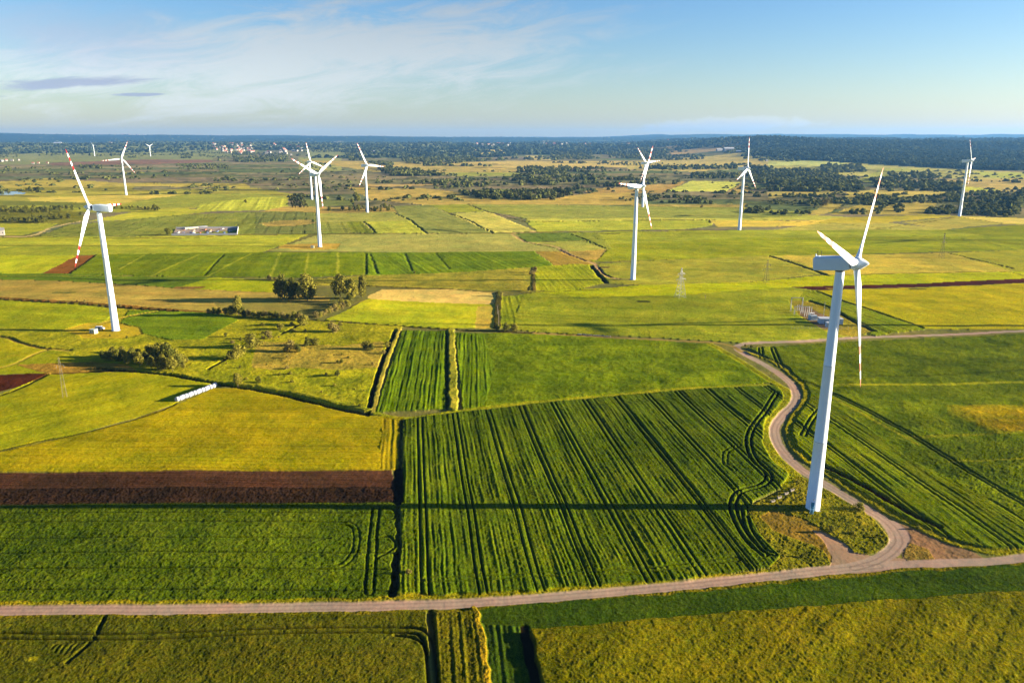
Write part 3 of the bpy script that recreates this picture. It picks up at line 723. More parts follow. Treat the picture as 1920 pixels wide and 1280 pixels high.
for off in (0, 3.2):
    stroke([(-300, 1147), (0, 1145.4 - .2 * off), (300, 1144), (600, 1139), (800, 1134), (960, 1126), (1130, 1112), (1300, 1094), (1450, 1078), (1560, 1066), (1650, 1058)], .5, pair=1.8, mul=.80 if off == 0 else .95, wob=.3)
stroke([(1600, 1062), (1650, 1048), (1682, 1022), (1684, 1003), (1664, 978), (1630, 957), (1590, 934), (1545, 908), (1500, 880), (1467, 848), (1453, 822), (1454, 798), (1470, 776), (1489, 756), (1492, 735), (1476, 712), (1440, 688)], .5, pair=1.9, mul=.68, wob=.3)
stroke([(1570, 1050), (1556, 1025), (1530, 1000)], .5, pair=1.9, mul=.85)
TR = (172, 142, 98)
stroke([(960, 440), (975, 449), (985, 455), (1020, 460), (1046, 466), (1072, 480), (1100, 492), (1120, 499)], 3.4, TR, Rd, h=0)
stroke([(1050, 470), (1066, 479), (1098, 491)], 3.0, (88, 70, 66), Rm, h=-.5)
stroke([(1115, 497), (1124, 508), (1138, 520), (1160, 526), (1186, 527)], 3.6, (168, 134, 98), Rd, h=0)
stroke([(1122, 504), (1130, 514), (1145, 522)], 2.4, (70, 50, 56), Rm, h=-.4)
stroke([(-80, 444), (20, 444), (62, 441), (92, 427), (125, 419), (150, 414)], 5, (186, 160, 112), Rd, h=0)
stroke([(-40, 697), (20, 684), (60, 665), (90, 655), (130, 658)], 2.6, (168, 148, 54), Me, h=0)
stroke([(125, 619), (180, 606), (250, 591), (300, 583)], 3.4, (168, 146, 50), Me, h=0)
stroke([(505, 470), (560, 462), (600, 463)], 3, (172, 142, 62), Me, h=0)
stroke([(1005, 435), (960, 438)], 3, TR, Rd)
# pond
field('water', [(-60, 361), (8, 360), (40, 361), (47, 364), (20, 366), (-60, 366)], (110, 150, 190), h=-.6, n=0)
# pond hides its banks: flatten

def mesh_from(name, V, F, mats, mi=None, smooth=False, attrs=None):
    """V (n,3); F (m,k) array or list of tuples"""
    me = bpy.data.meshes.new(name)
    V = np.asarray(V, np.float32)
    if isinstance(F, np.ndarray):
        k_ = F.shape[1]
        me.vertices.add(len(V))
        me.vertices.foreach_set('co', V.ravel())
        me.loops.add(F.size)
        me.loops.foreach_set('vertex_index', F.ravel().astype(np.int32))
        me.polygons.add(len(F))
        me.polygons.foreach_set('loop_start', np.arange(0, F.size, k_, dtype=np.int32))
        me.polygons.foreach_set('loop_total', np.full(len(F), k_, np.int32))
        me.update(calc_edges=True)
    else:
        me.from_pydata([tuple(v) for v in V], [], F)
    for m in mats:
        me.materials.append(m)
    if mi is not None:
        me.polygons.foreach_set('material_index', np.asarray(mi, np.int32))
    if smooth is True:
        me.polygons.foreach_set('use_smooth', np.ones(len(me.polygons), bool))
    elif smooth is not False:
        me.polygons.foreach_set('use_smooth', np.asarray(smooth, bool))
    for an, (typ, data) in (attrs or {}).items():
        a = me.attributes.new(an, typ, 'POINT')
        a.data.foreach_set('color' if 'COLOR' in typ else 'value', np.asarray(data, np.float32).ravel())
    return me


def link(name, me, parent=None, loc=None, rz=0.0, label=None, cat=None, group=None, kind=None):
    o = bpy.data.objects.new(name, me)
    COL.objects.link(o)
    if parent:
        o.parent = parent
    if loc is not None:
        o.location = loc
    if rz:
        o.rotation_euler = (0, 0, rz)
    for k_, v in (('label', label), ('category', cat), ('group', group), ('kind', kind)):
        if v:
            o[k_] = v
    return o


def thing(name, label, cat, loc, rz=0.0, group=None):
    return link(name, None, None, loc, rz, label, cat, group)


def copy_tree(o, parent=None):
    c = o.copy()
    COL.objects.link(c)
    c.parent = parent
    for ch in list(o.children):
        copy_tree(ch, c)
    return c


# thin scrub, rushes and drains streak the open land beyond the crop fields
stk = (0.8 * vnoise(X * .25, Y, 22, 101) + 0.6 * vnoise(X * .3, Y, 60, 102) + 0.45 * vnoise(X, Y, 18, 103) + 0.5 * vnoise(X, Y, 170, 104))
stk = sstep(stk, 0.15, 1.15) * sstep(Y, 1180, 1450) * (1 - .6 * sstep(Y, 3200, 5200)) * np.where(cls == CLS.index('crop_field'), .25, 1.0) * (cls != CLS.index('water'))
tone = tone * (1 - .72 * stk[..., None]) + np.array((.05, .058, .02), np.float32) * .72 * stk[..., None]
hgt = hgt + (stk * 1.5).astype(np.float32)
dry = sstep(vnoise(X * .35, Y, 45, 105) + .6 * vnoise(X * .3, Y, 14, 106), .35, 1.1) * sstep(Y, 1180, 1450) * (cls != CLS.index('crop_field'))
tone = (tone * (1 + .22 * dry[..., None] * np.array((1.0, .78, .8)))).astype(np.float32)
# uneven growth inside the nearer fields
ung = .5 * vnoise(X * .5, Y, 26, 107) + .5 * vnoise(X, Y * .6, 8, 108) + .35 * vnoise(X, Y, 2.6, 109)
ung = ung * (1 - sstep(Y, 1100, 1500)) * (cls != CLS.index('road'))
tone = (tone * (1 + .13 * ung[..., None] * np.array((1.35, 1.0, .8)))).astype(np.float32)

# land surface
near_ = 1 - sstep(Y, 450, 1100)
micro = (0.20 * vnoise(X, Y, 0.42, 71) + 0.15 * vnoise(X, Y, 0.85, 72)) * (1 - sstep(Y, 240, 400)) + 0.16 * vnoise(X, Y, 1.7, 75) * (1 - sstep(Y, 400, 700)) + 0.20 * vnoise(X, Y, 5.2, 73) * near_ + 0.35 * vnoise(X, Y, 12, 74)
T0 = terrain(X, Y)
Z = T0 + hgt + nz * micro * (0.35 + 0.65 * near_)
wt = cls == CLS.index('water')
if wt.any():
    Z[wt] = np.median(T0[wt]) - 0.9
# clumps: sunlit yellow tips and shaded hollows put into the colour by height
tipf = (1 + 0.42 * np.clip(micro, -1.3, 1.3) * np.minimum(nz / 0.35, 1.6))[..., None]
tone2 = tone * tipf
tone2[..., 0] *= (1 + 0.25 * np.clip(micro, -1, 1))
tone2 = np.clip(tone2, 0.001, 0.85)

ground_mat('bare_ground', bump=0.35, bscale=1.6, speck=0.16)
ground_mat('crop', bump=0.95, bscale=2.2, speck=0.62)
ground_mat('grass', bump=0.6, bscale=2.0, speck=0.42, stretch=1.8)
ground_mat('soil', bump=0.6, bscale=2.4, speck=0.36)
ground_mat('gravel', bump=0.08, bscale=3.0, speck=0.10, far_bump=0.08)
ground_mat('rough_grass', bump=0.9, bscale=1.3, speck=0.62)
wm = bpy.data.materials.new('pond_water')
wm.use_nodes = True
t = NT(wm.node_tree)
wn = t.n('ShaderNodeTexNoise', {'Scale': 0.4, 'Detail': 3.0}).outputs[0]
wb = t.n('ShaderNodeBsdfPrincipled', {'Base Color': (0.02, 0.04, 0.06, 1), 'Roughness': 0.08, 'Normal': t.n('ShaderNodeBump', {'Strength': 0.1, 'Height': wn}).outputs[0]})
t.t.links.new(wb.outputs[0], t.n('ShaderNodeOutputMaterial').inputs[0])
MATS['water'] = wm
CM = {'ground': 'bare_ground', 'crop_field': 'crop', 'meadow': 'grass', 'ploughed_field': 'soil', 'road': 'gravel', 'rough_grassland': 'rough_grass', 'water': 'water'}
idx = np.arange(NR * NC).reshape(NR, NC)
quads = np.stack([idx[:-1, :-1], idx[:-1, 1:], idx[1:, 1:], idx[1:, :-1]], -1).reshape(-1, 4)
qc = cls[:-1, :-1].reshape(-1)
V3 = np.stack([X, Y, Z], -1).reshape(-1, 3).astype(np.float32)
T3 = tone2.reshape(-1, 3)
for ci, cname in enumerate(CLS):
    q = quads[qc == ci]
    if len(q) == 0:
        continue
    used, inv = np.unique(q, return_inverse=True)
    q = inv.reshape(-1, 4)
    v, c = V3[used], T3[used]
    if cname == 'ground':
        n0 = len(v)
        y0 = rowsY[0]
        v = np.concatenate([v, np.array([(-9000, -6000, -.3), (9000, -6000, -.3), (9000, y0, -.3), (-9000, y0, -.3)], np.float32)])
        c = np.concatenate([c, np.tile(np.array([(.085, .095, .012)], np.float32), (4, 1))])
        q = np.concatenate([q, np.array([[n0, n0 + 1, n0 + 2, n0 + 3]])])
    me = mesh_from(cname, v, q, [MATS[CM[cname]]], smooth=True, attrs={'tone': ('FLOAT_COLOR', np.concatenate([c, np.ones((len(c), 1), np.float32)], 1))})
    link(cname, me, kind='structure')
del quads, V3, T3, tone2, micro


# ------------------------------------------------------------------ solid helpers
class MB:
    def __init__(s):
        s.v, s.f, s.m, s.s = [], [], [], []

    def add(s, V, F, mat=0, smooth=False):
        o = len(s.v)
        s.v += [tuple(p) for p in V]
        for f in F:
            s.f.append(tuple(i + o for i in f))
            s.m.append(mat)
            s.s.append(smooth)

    def box(s, c, d, mat=0, rz=0.0, taper=1.0):
        hx, hy, hz = d[0] / 2, d[1] / 2, d[2] / 2
        V = []
        for z, k_ in ((-hz, 1.0), (hz, taper)):
            for x, y in ((-hx, -hy), (hx, -hy), (hx, hy), (-hx, hy)):
                x, y = x * k_, y * k_
                V.append((c[0] + x * cos(rz) - y * sin(rz), c[1] + x * sin(rz) + y * cos(rz), c[2] + z))
        s.add(V, [(0, 3, 2, 1), (4, 5, 6, 7), (0, 1, 5, 4), (1, 2, 6, 5), (2, 3, 7, 6), (3, 0, 4, 7)], mat)

    def tube(s, a, b, r0, r1=None, n=8, mat=0, cap=True, smooth=True):
        r1 = r0 if r1 is None else r1
        a, b = np.array(a, float), np.array(b, float)
        d = b - a
        d /= max(np.linalg.norm(d), 1e-9)
        u = np.cross(d, (0, 0, 1) if abs(d[2]) < .9 else (1, 0, 0))
        u /= np.linalg.norm(u)
        w_ = np.cross(d, u)
        V = [p + r * (cos(2 * pi * i / n) * u + sin(2 * pi * i / n) * w_) for p, r in ((a, r0), (b, r1)) for i in range(n)]
        F = [(i, i + n, (i + 1) % n + n, (i + 1) % n) for i in range(n)]
        s.add(V, F, mat, smooth)
        if cap:
            s.add(V[:n], [tuple(range(n))], mat)
            s.add(V[n:], [tuple(range(n))[::-1]], mat)

    def rings(s, R_, mat=0, smooth=True, caps=True, mats=None):
        n = len(R_[0])
        o = len(s.v)
        for r in R_:
            s.v += [tuple(p) for p in r]
        for j in range(len(R_) - 1):
            for i in range(n):
                s.f.append((o + j * n + i, o + j * n + (i + 1) % n, o + (j + 1) * n + (i + 1) % n, o + (j + 1) * n + i))
                s.m.append(mats[j] if mats else mat)
                s.s.append(smooth)
        if caps:
            s.f += [tuple(o + i for i in range(n))[::-1], tuple(o + (len(R_) - 1) * n + i for i in range(n))]
            s.m += [mats[0] if mats else mat, mats[-1] if mats else mat]
            s.s += [False, False]

    def mesh(s, name, mats):
        return mesh_from(name, s.v, s.f, mats, s.m, s.s)


WHITE = flat_mat('turbine_white_paint', (0.76, 0.85, 0.94), rough=0.42, var=0.16, scale=0.35, spec=0.35, streak=True)
NWHITE = flat_mat('nacelle_paint', (0.68, 0.78, 0.88), rough=0.4, var=0.10, scale=0.8)
REDP = flat_mat('red_blade_band', (0.28, 0.010, 0.016), rough=0.45, var=0.1)
PINKP = flat_mat('faded_blade_band', (0.50, 0.17, 0.13), rough=0.5, var=0.2)
MIDP = flat_mat('worn_red_blade_band', (0.42, 0.07, 0.055), rough=0.5, var=0.2)
DARK = flat_mat('dark_rubber', (0.03, 0.03, 0.035), rough=0.8)
STEEL = flat_mat('galvanised_steel', (0.42, 0.42, 0.42), rough=0.5, metal=0.4)
BLUESTEEL = flat_mat('painted_blue_steel', (0.05, 0.22, 0.36), rough=0.5)
CONC = flat_mat('pale_concrete', (0.24, 0.21, 0.18), rough=0.9, var=0.3, scale=2.0)

_tcache = {}


def tower_mesh(H):
    k_ = round(H, 1)
    if k_ in _tcache:
        return _tcache[k_]
    b = MB()
    n = 40
    zs = [-.6, 0.0, 0.22, 0.22]
    rs = [2.9, 2.9, 2.9, 2.32]
    sec = [0.22, H * .3, H * .3 + .12, H * .3 + .24, H * .62, H * .62 + .12, H * .62 + .24, H - .2, H]
    for z in sec:
        r = 2.28 - (2.28 - 1.32) * (z / H) ** 0.95
        if abs(z - (H * .3 + .12)) < .01 or abs(z - (H * .62 + .12)) < .01:
            r += 0.05
        zs.append(z)
        rs.append(r)
    b.rings([[(r * cos(2 * pi * i / n), r * sin(2 * pi * i / n), z) for i in range(n)] for z, r in zip(zs, rs)], mats=[1, 1, 1, 0, 0, 2, 2, 0, 2, 2, 0, 2])
    me = b.mesh('tower', [WHITE, CONC, flat_mat('tower_joint_paint', (0.50, 0.56, 0.62), rough=.6)])
    _tcache[k_] = me
    return me


def blade_mesh(R_, name, band):
    b = MB()
    st = [(0.9, 1.9, 1.9, 0), (1.6, 1.9, 1.86, 0), (2.6, 2.1, 1.6, 16), (4.5, 2.75, 1.1, 15), (6.8, 3.35, .80, 13), (8.5, 3.5, .66, 12), (11, 3.3, .56, 10), (15, 2.85, .46, 7.5),
          (19, 2.4, .38, 5.5), (23, 2.0, .31, 4), (26.0, 1.74, .26, 3.2), (26.01, 1.74, .26, 3.2), (28.9, 1.5, .22, 2.5), (28.91, 1.5, .22, 2.5), (31.8, 1.28, .18, 2), (31.81, 1.28, .18, 2),
          (34.6, 1.08, .15, 1.4), (34.61, 1.08, .15, 1.4), (37.2, .88, .12, 1), (37.21, .88, .12, 1), (38.6, .66, .09, .6), (39.5, .38, .05, .3), (40.0, .1, .02, 0)]
    n = 16
    RG, ms = [], []
    for r, ch, th, tw in st:
        r_ = r * R_ / 40
        ring = []
        fr_ = min(1, max(0, (r - 1.6) / 4))
        for i in range(n):
            a = 2 * pi * i / n
            cx, cy = cos(a), sin(a)
            # blend from circle to a drop shaped section with its axis a third of the chord behind the nose
            x = cx * ch / 2 * (1 - fr_) + (cx * ch / 2 - ch * 0.17) * fr_
            y = cy * th / 2 * (1 - fr_) + cy * th / 2 * (1.0 + 0.55 * cx) * fr_
            t_ = R(tw)
            ring.append((x * cos(t_) - y * sin(t_) , x * sin(t_) + y * cos(t_) + 0.0016 * max(r - 8, 0) ** 1.6, r_))
        RG.append(ring)
    for j in range(len(st) - 1):
        r = st[j][0]
        red = 26.0 < r < 28.9 or 31.8 < r < 34.6 or r > 37.2
        ms.append(1 if red else 0)
    b.rings(RG, mats=ms)
    return b.mesh('blade', [WHITE, band])


def rsq(hw, hh, x, n=24, e=0.32, cy=0, cz=0):
    """rounded rectangle section in the y-z plane"""
    out = []
    for i in range(n):
        a = 2 * pi * (i + .5) / n
        c, s_ = cos(a), sin(a)
        out.append((x, cy + hw * math.copysign(abs(c) ** e, c), cz + hh * math.copysign(abs(s_) ** e, s_)))
    return out


def nacelle_mesh():
    b = MB()
    secs = [(-7.9, 1.55, 1.75, 0, .3), (-7.75, 1.72, 1.95, 0, .22), (-7.3, 1.8, 2.05, .02, .16), (0.5, 1.84, 2.1, .05, .16), (2.0, 1.76, 1.95, .05, .2), (2.9, 1.55, 1.7, 0.05, .3)]
    b.rings([rsq(w_, h_, x, e=e_, cz=z_) for x, w_, h_, z_, e_ in secs])
    b.box((-3.6, 0, 2.2), (6.2, 2.3, .2), 0)
    b.box((-6.8, 0, 2.2), (1.3, 2.4, .32), 1)
    b.tube((-7.4, 0, 2.0), (-7.4, 0, 3.0), .22, .18, n=8, mat=0)
    return b.mesh('nacelle', [NWHITE, WHITE, DARK])


def hub_mesh():
    b = MB()
    prof = [(-1.4, 1.3), (-1.35, 1.7), (-1.0, 1.95), (.7, 1.98), (1.3, 1.75), (2.0, 1.3), (2.7, .85), (3.2, .5), (3.5, .2), (3.58, .03)]
    n = 28
    b.rings([[(x, r * cos(2 * pi * i / n), r * sin(2 * pi * i / n)) for i in range(n)] for x, r in prof])
    return b.mesh('spinner', [WHITE])


NAC, HUB = nacelle_mesh(), hub_mesh()
_b = MB()
_b.tube((0, 0, 0), (0, 0, 1.6), .06, n=6)
_b.box((0, 0, 1.6), (.5, .12, .08))
SENSOR = _b.mesh('wind_sensor', [DARK])
_b = MB()
_b.tube((0, 0, 0), (0, 0, .75), 1.36, 1.36, n=32)
YAWRING = _b.mesh('yaw_ring', [DARK])
_b = MB()
_b.tube((2.6, 0, 0), (3.6, 0, 0), 1.45, 1.45, n=24)
SHAFT = _b.mesh('main_shaft', [DARK])
BLADES = {}


def turbine(loc, H, R_, yaw, phase, label, band=MIDP, oh=4.7, tilt=5.0, cone=0.0, pitch=2.0, group='wind turbines standing in the fields', twist_down=None):
    t_ = thing('wind_turbine', label, 'wind turbine', loc, 0, group)
    link('tower', tower_mesh(H - 1.95), t_)
    head = (0, 0, H)
    yr = link('yaw_ring', YAWRING, t_, (0, 0, H - 3.85 + 1.2))
    yr.location = (0, 0, H - 2.45)
    nc = link('nacelle', NAC, t_, head)
    nc.rotation_euler = (0, -R(tilt), yaw)
    if loc[1] < 1000:
        link('wind_sensor', SENSOR, nc, (-6.7, -.7, 2.3))
        link('wind_sensor', SENSOR, nc, (-6.0, .7, 2.2), 1.57)
    sh = link('main_shaft', SHAFT, t_, head)
    sh.rotation_euler = (0, -R(tilt), yaw)
    # rotor centre a little ahead of the nacelle
    ax = np.array([cos(yaw) * cos(R(tilt)), sin(yaw) * cos(R(tilt)), sin(R(tilt))])
    hc = np.array(head) + ax * oh
    hb = link('rotor_hub', HUB, t_, tuple(hc))
    hb.rotation_euler = (0, -R(tilt), yaw)
    key = (round(R_, 1), band.name)
    if key not in BLADES:
        BLADES[key] = blade_mesh(R_, 'blade', band)
    from mathutils import Matrix, Vector
    side = np.array([-sin(yaw), cos(yaw), 0])
    up = np.cross(ax, side)
    for k_ in range(3):
        a = phase + k_ * 2 * pi / 3
        rad = cos(a) * up + sin(a) * side
        rad = rad * cos(cone) + ax * sin(cone)
        rad /= np.linalg.norm(rad)
        chord = np.cross(rad, ax)
        chord /= np.linalg.norm(chord)
        p_ = R(pitch)
        nrm = np.cross(rad, chord)
        c2 = cos(p_) * chord + sin(p_) * nrm
        n2 = np.cross(rad, c2)
        bl = link('blade', BLADES[key], t_)
        M = Matrix(((c2[0], n2[0], rad[0], hc[0]), (c2[1], n2[1], rad[1], hc[1]), (c2[2], n2[2], rad[2], hc[2]), (0, 0, 0, 1)))
        bl.matrix_local = M
    return t_


TURB = [
    # base pixel, H, R, yaw, phase, overhang, tilt, cone, band, label
    ((1523.5, 953.5), 83.2, 41.9, 322, 48.87, 4.5, 5.4, .5, PINKP, 'largest white wind turbine, on the grassy island beside the gravel road bend'),
    ((217, 618.5), 79.2, 40.5, 180, 28.45, 5.6, 3.2, 1, REDP, 'turbine near the left edge with bold red blade bands and a kiosk below'),
    ((600, 463), 82.1, 38.2, 324, 58, 5, 5, 0, REDP, 'turbine with dark red banded tips on the tan field right of the walled yard'),
    ((585, 374), 76.1, 39.5, 316, 112, 5, 5, 0, MIDP, 'smaller distant wind turbine right behind the red banded one above the walled yard'),
    ((689, 398), 78.5, 40.7, 325, 95, 5, 5, 0, MIDP, 'distant wind turbine rising from a low dark hedge at the middle left'),
    ((1186.5, 527), 80.3, 40.9, 324, 36, 5, 5, 0, MIDP, 'wind turbine in mid field left of the lattice pylon, one blade pointing left'),
    ((1205, 388.7), 78.8, 34.0, 300, 84, 5, 5, 0, REDP, 'small far wind turbine overlapped by the nearer one left of the lattice pylon'),
    ((1386, 432.7), 81.7, 41.5, 323, 11, 5, 5, 0, MIDP, 'distant wind turbine with one blade straight up, right of centre on the green plain'),
    ((1798.5, 407), 86.3, 41.5, 321, -35, 5, 5, 0, MIDP, 'distant wind turbine near the right edge in front of the dark wooded hill'),
    ((237, 367), 79.0, 40.1, 298, 24, 5, 5, 0, MIDP, 'pale distant wind turbine behind the red banded one at the left, one blade pointing left'),
    ((177.7, 293.5), 77.3, 33.0, 270, 92, 5, 5, 0, WHITE, 'tiny white wind turbine on the far plain, the left one of the two farthest'),
    ((282.3, 293.5), 73.0, 31.0, 318, 60, 5, 5, 0, WHITE, 'tiny white wind turbine on the far plain, the right one of the two farthest'),
]
for (bp, H_, R_, yw, ph, oh_, ti, co, bd, lb) in TURB:
    turbine(on_ground(*bp), H_, R_, R(yw), R(ph), lb, bd, oh_, ti, R(co))
for (x_, y_, ph) in ((458, 483, 20), (892, 911, 50)):
    turbine((x_, y_, tz(x_, y_)), 80, 40, R(324), R(ph), 'white wind turbine beyond the right edge, seen only by its long shadow', MIDP, 5, 5)

# door steps at the foot of the big turbine
tx, ty, tz0 = on_ground(1523.5, 953.5)
BT = [o for o in COL.objects if o.name == 'wind_turbine'][0]
b = MB()
b.box((0, 0, 1.45), (1.0, .10, 2.1))
door = link('door', b.mesh('door', [BLUESTEEL]), BT, (-1.02, -2.02, .9), R(-27))
b = MB()
for i in range(7):
    b.box((-.0, -.25 - i * .28, 1.75 - i * .25), (1.0, .26, .05))
b.box((0, .05, 1.78), (1.3, .7, .06))
steps_ = link('steps', b.mesh('steps', [BLUESTEEL]), BT, (-1.08, -2.2, .05), R(-27))
b = MB()
for sx in (-.5, .5):
    b.tube((sx, -.1, 1.75), (sx, -2.0, .0), .05, n=6)
    b.tube((sx, -.1, 2.75), (sx, -2.0, 1.0), .04, n=6)
    for i in range(4):
        b.tube((sx, -.12 - i * .62, 1.75 - i * .57), (sx, -.12 - i * .62, 2.75 - i * .57), .035, n=6)
link('handrail', b.mesh('handrail', [BLUESTEEL]), steps_)
b = MB()
b.tube((0, 0, 0), (0, 0, .35), .12, n=8)
link('lamp', b.mesh('lamp', [STEEL]), BT, (-.9, -2.15, 4.3))

# ------------------------------------------------------------------ trees and bushes
leaf_mat('leaf_dark', (0.06, 0.075, 0.014), (0.23, 0.22, 0.03), .35)
leaf_mat('leaf_olive', (0.12, 0.12, 0.02), (0.36, 0.32, 0.045), .35)
leaf_mat('leaf_brown', (0.12, 0.10, 0.03), (0.32, 0.26, 0.07), .2)
leaf_mat('leaf_wood', (0.034, 0.050, 0.016), (0.17, 0.175, 0.045), .2)
leaf_mat('leaf_forest', (0.016, 0.032, 0.018), (0.075, 0.092, 0.036), .15)
BARK = flat_mat('bark', (0.10, 0.075, 0.05), rough=0.95, var=0.4, scale=3)


def crown_arrays(rng, h, w_, n, leaf, lobes, base=0.18, lob_r=0.36, sparse=0.0):
    """leaf-sized quads scattered through several lobes; returns V, F, shade"""
    L_ = []
    for i in range(lobes):
        a = rng.uniform(0, 2 * pi)
        zf = rng.uniform(base + lob_r * .5, 1 - lob_r * .55)
        rr = w_ * .5 * (1 - lob_r) * rng.uniform(.15, 1) * (1 - .55 * max(0, zf - .45) / .55)
        L_.append((rr * cos(a), rr * sin(a), h * zf, lob_r * rng.uniform(.6, 1.15), rng.uniform(-.22, .22)))
    L_.append((0, 0, h * (1 - lob_r * .5), lob_r * .8, .05))
    V, sh = [], []
    k_ = rng.integers(0, len(L_), n)
    for i in range(n):
        lx, ly, lz, lr, tint = L_[k_[i]]
        d = rng.normal(size=3)
        d /= np.linalg.norm(d)
        rad = rng.uniform(.45, 1.05) ** .6
        if rng.random() < sparse:
            rad *= rng.uniform(1, 1.25)
        p = np.array((lx + d[0] * rad * lr * w_ * .5, ly + d[1] * rad * lr * w_ * .5, lz + d[2] * rad * lr * h * .55))
        p[2] = max(p[2], h * base * .5)
        nrm = d + rng.normal(size=3) * .55
        nrm /= np.linalg.norm(nrm)
        u = np.cross(nrm, rng.normal(size=3))
        u /= np.linalg.norm(u)
        v = np.cross(nrm, u)
        s_ = leaf * rng.uniform(.55, 1.25)
        V += [p - u * s_ - v * s_ * .6, p + u * s_ * .9 - v * s_ * .7, p + u * s_ * .7 + v * s_ * .8, p - u * s_ * .6 + v * s_]
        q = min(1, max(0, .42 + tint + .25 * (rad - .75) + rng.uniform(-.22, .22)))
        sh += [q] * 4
    F = np.arange(4 * n).reshape(-1, 4)
    return np.array(V, np.float32), F, np.array(sh, np.float32)


def trunk_mesh(rng, h, r, limbs=5, top=.72):
    b = MB()
    pts = [(0, 0, -.3)]
    x = y = 0
    for i in range(1, 6):
        x += rng.uniform(-.03, .03) * h
        y += rng.uniform(-.03, .03) * h
        pts.append((x, y, h * top * i / 5))
    for i in range(5):
        b.tube(pts[i], pts[i + 1], r * (1 - i * .17), r * (1 - (i + 1) * .17), n=6)
    for i in range(limbs):
        p = pts[2 + i % 3]
        a = 2 * pi * i / limbs + rng.uniform(-.4, .4)
        q = (p[0] + cos(a) * h * .24, p[1] + sin(a) * h * .24, p[2] + h * rng.uniform(.12, .28))
        b.tube(p, q, r * .42, r * .12, n=5)
    return b.mesh('trunk', [BARK])


def make_tree_kind(seed, h, w_, n, leaf, lobes, mat, base, lob_r, trunk=True, sparse=.15):
    rng = np.random.default_rng(seed)
    V, F, sh = crown_arrays(rng, h, w_, n, leaf, lobes, base, lob_r, sparse)
    cm = mesh_from('crown', V, F, [MATS[mat]], attrs={'leafy': ('FLOAT', sh)})
    tm = trunk_mesh(rng, h, h * .022) if trunk else None
    return cm, tm


# (meshes are 1 unit = 1 m tall scale 10; scaled on placement)
KIND = {
    'big': [make_tree_kind(100 + i, 10, 8.6, 2000, .34, 12, 'leaf_olive', .04, .42) for i in range(3)],
    'bush': [make_tree_kind(200 + i, 10, 15, 1200, .44, 9, 'leaf_olive', .0, .46, sparse=.1) for i in range(4)],
    'tall': [make_tree_kind(300 + i, 10, 5.0, 620, .32, 8, 'leaf_wood', .10, .30) for i in range(3)],
    'round': [make_tree_kind(400 + i, 10, 8.5, 420, .44, 8, 'leaf_wood', .10, .36) for i in range(4)],
    'dry': [make_tree_kind(500 + i, 10, 13, 900, .40, 8, 'leaf_brown', .0, .42) for i in range(2)],
    'dark': [make_tree_kind(600 + i, 10, 11, 1300, .38, 10, 'leaf_dark', .02, .44) for i in range(3)],
}
count = {}


def plant(kind, x, y, h, label, cat, name, group=None, sxy=None, trunk=True):
    ks = KIND[kind]
    i = count.get(kind, 0)
    count[kind] = i + 1
    cm, tm = ks[i % len(ks)]
    s_ = h / 10
    r_ = thing(name, label, cat, (x, y, tz(x, y) - .1), RNG.uniform(0, 6.28), group)
    r_.scale = (s_ * (sxy or 1), s_ * (sxy or 1) * RNG.uniform(.9, 1.1), s_)
    link('crown', cm, r_)
    link('trunk', tm, r_)
    return r_


def plant_px(kind, px, py, hpx, label, cat='bush', name='bush', group=None, sxy=None):
    x, y = G(px, py)
    h = hpx * (y * CP + CAM_H * SP) / FOC * (1.15 if hpx < 25 else 1.32) * (1.4 if 600 < py < 730 and hpx > 8 and 360 < px < 760 else 1.15 if 600 < py < 730 and px < 360 else 1)
    return plant(kind, x, y, h, label, cat, name, group, sxy)


# tall trees in the two clumps at the middle left
plant_px('dark', 531, 563, 40, 'dark leafy tree, leftmost of the clump standing on the tan field', 'tree', 'broadleaf_tree', 'trees of the two clumps on the tan field', .75)
plant_px('dark', 549, 562, 33, 'shorter dark tree between the two tallest trees of the left clump', 'tree', 'broadleaf_tree', 'trees of the two clumps on the tan field', .8)
plant_px('big', 577, 565, 40, 'sunlit olive tree, right end of the left clump on the tan field', 'tree', 'broadleaf_tree', 'trees of the two clumps on the tan field', .95)
plant_px('big', 639, 562, 36, 'pale round tree, left one of the right clump beside the yellow-green meadow', 'tree', 'broadleaf_tree', 'trees of the two clumps on the tan field', .95)
plant_px('big', 660, 567, 34, 'yellow-green tree in the middle of the right clump', 'tree', 'broadleaf_tree', 'trees of the two clumps on the tan field', .8)
plant_px('big', 679, 561, 34, 'thin brownish tree, rightmost of the right clump', 'tree', 'broadleaf_tree', 'trees of the two clumps on the tan field', .6)
plant_px('dark', 655, 571, 16, 'low dark bush under the trees of the right clump')
plant_px('bush', 641, 573, 12, 'yellow-green bush at the foot of the pale round tree')
for i in range(11):
    k_ = i / 10
    plant_px('dry' if i % 3 else 'bush', 650 - 56 * k_ + RNG.uniform(-2, 2), 576 + 21 * k_ + RNG.uniform(-1, 1), RNG.uniform(9, 13), 'pale brown hedge bush in the row running down from the right clump', 'bush', 'hedge_bush', 'hedge bushes below the right tree clump')
for i, (px_, h_) in enumerate(((392, 10), (402, 13), (412, 14), (423, 13), (434, 18), (456, 18), (466, 14), (476, 13), (487, 12), (497, 13), (508, 14), (518, 15), (530, 13), (540, 11), (551, 12), (562, 10))):
    plant_px('bush' if i % 3 == 1 else 'dark' if i % 3 else 'dry', px_, 589 + (px_ - 390) * .075 + RNG.uniform(-1, 1), h_, 'bush in the dark hedge line right of the green plot behind the left turbine', 'bush', 'hedge_bush', 'bushes of the dark hedge line', .95)
plant_px('big', 447, 592, 30, 'tallest yellow-green tree standing out of the dark hedge line', 'tree', 'broadleaf_tree', None, .7)
plant_px('bush', 571, 611, 14, 'bright yellow-green bush at the right end of the dark hedge line')
plant_px('dark', 561, 598, 13, 'dark round bush just above the right end of the dark hedge line')
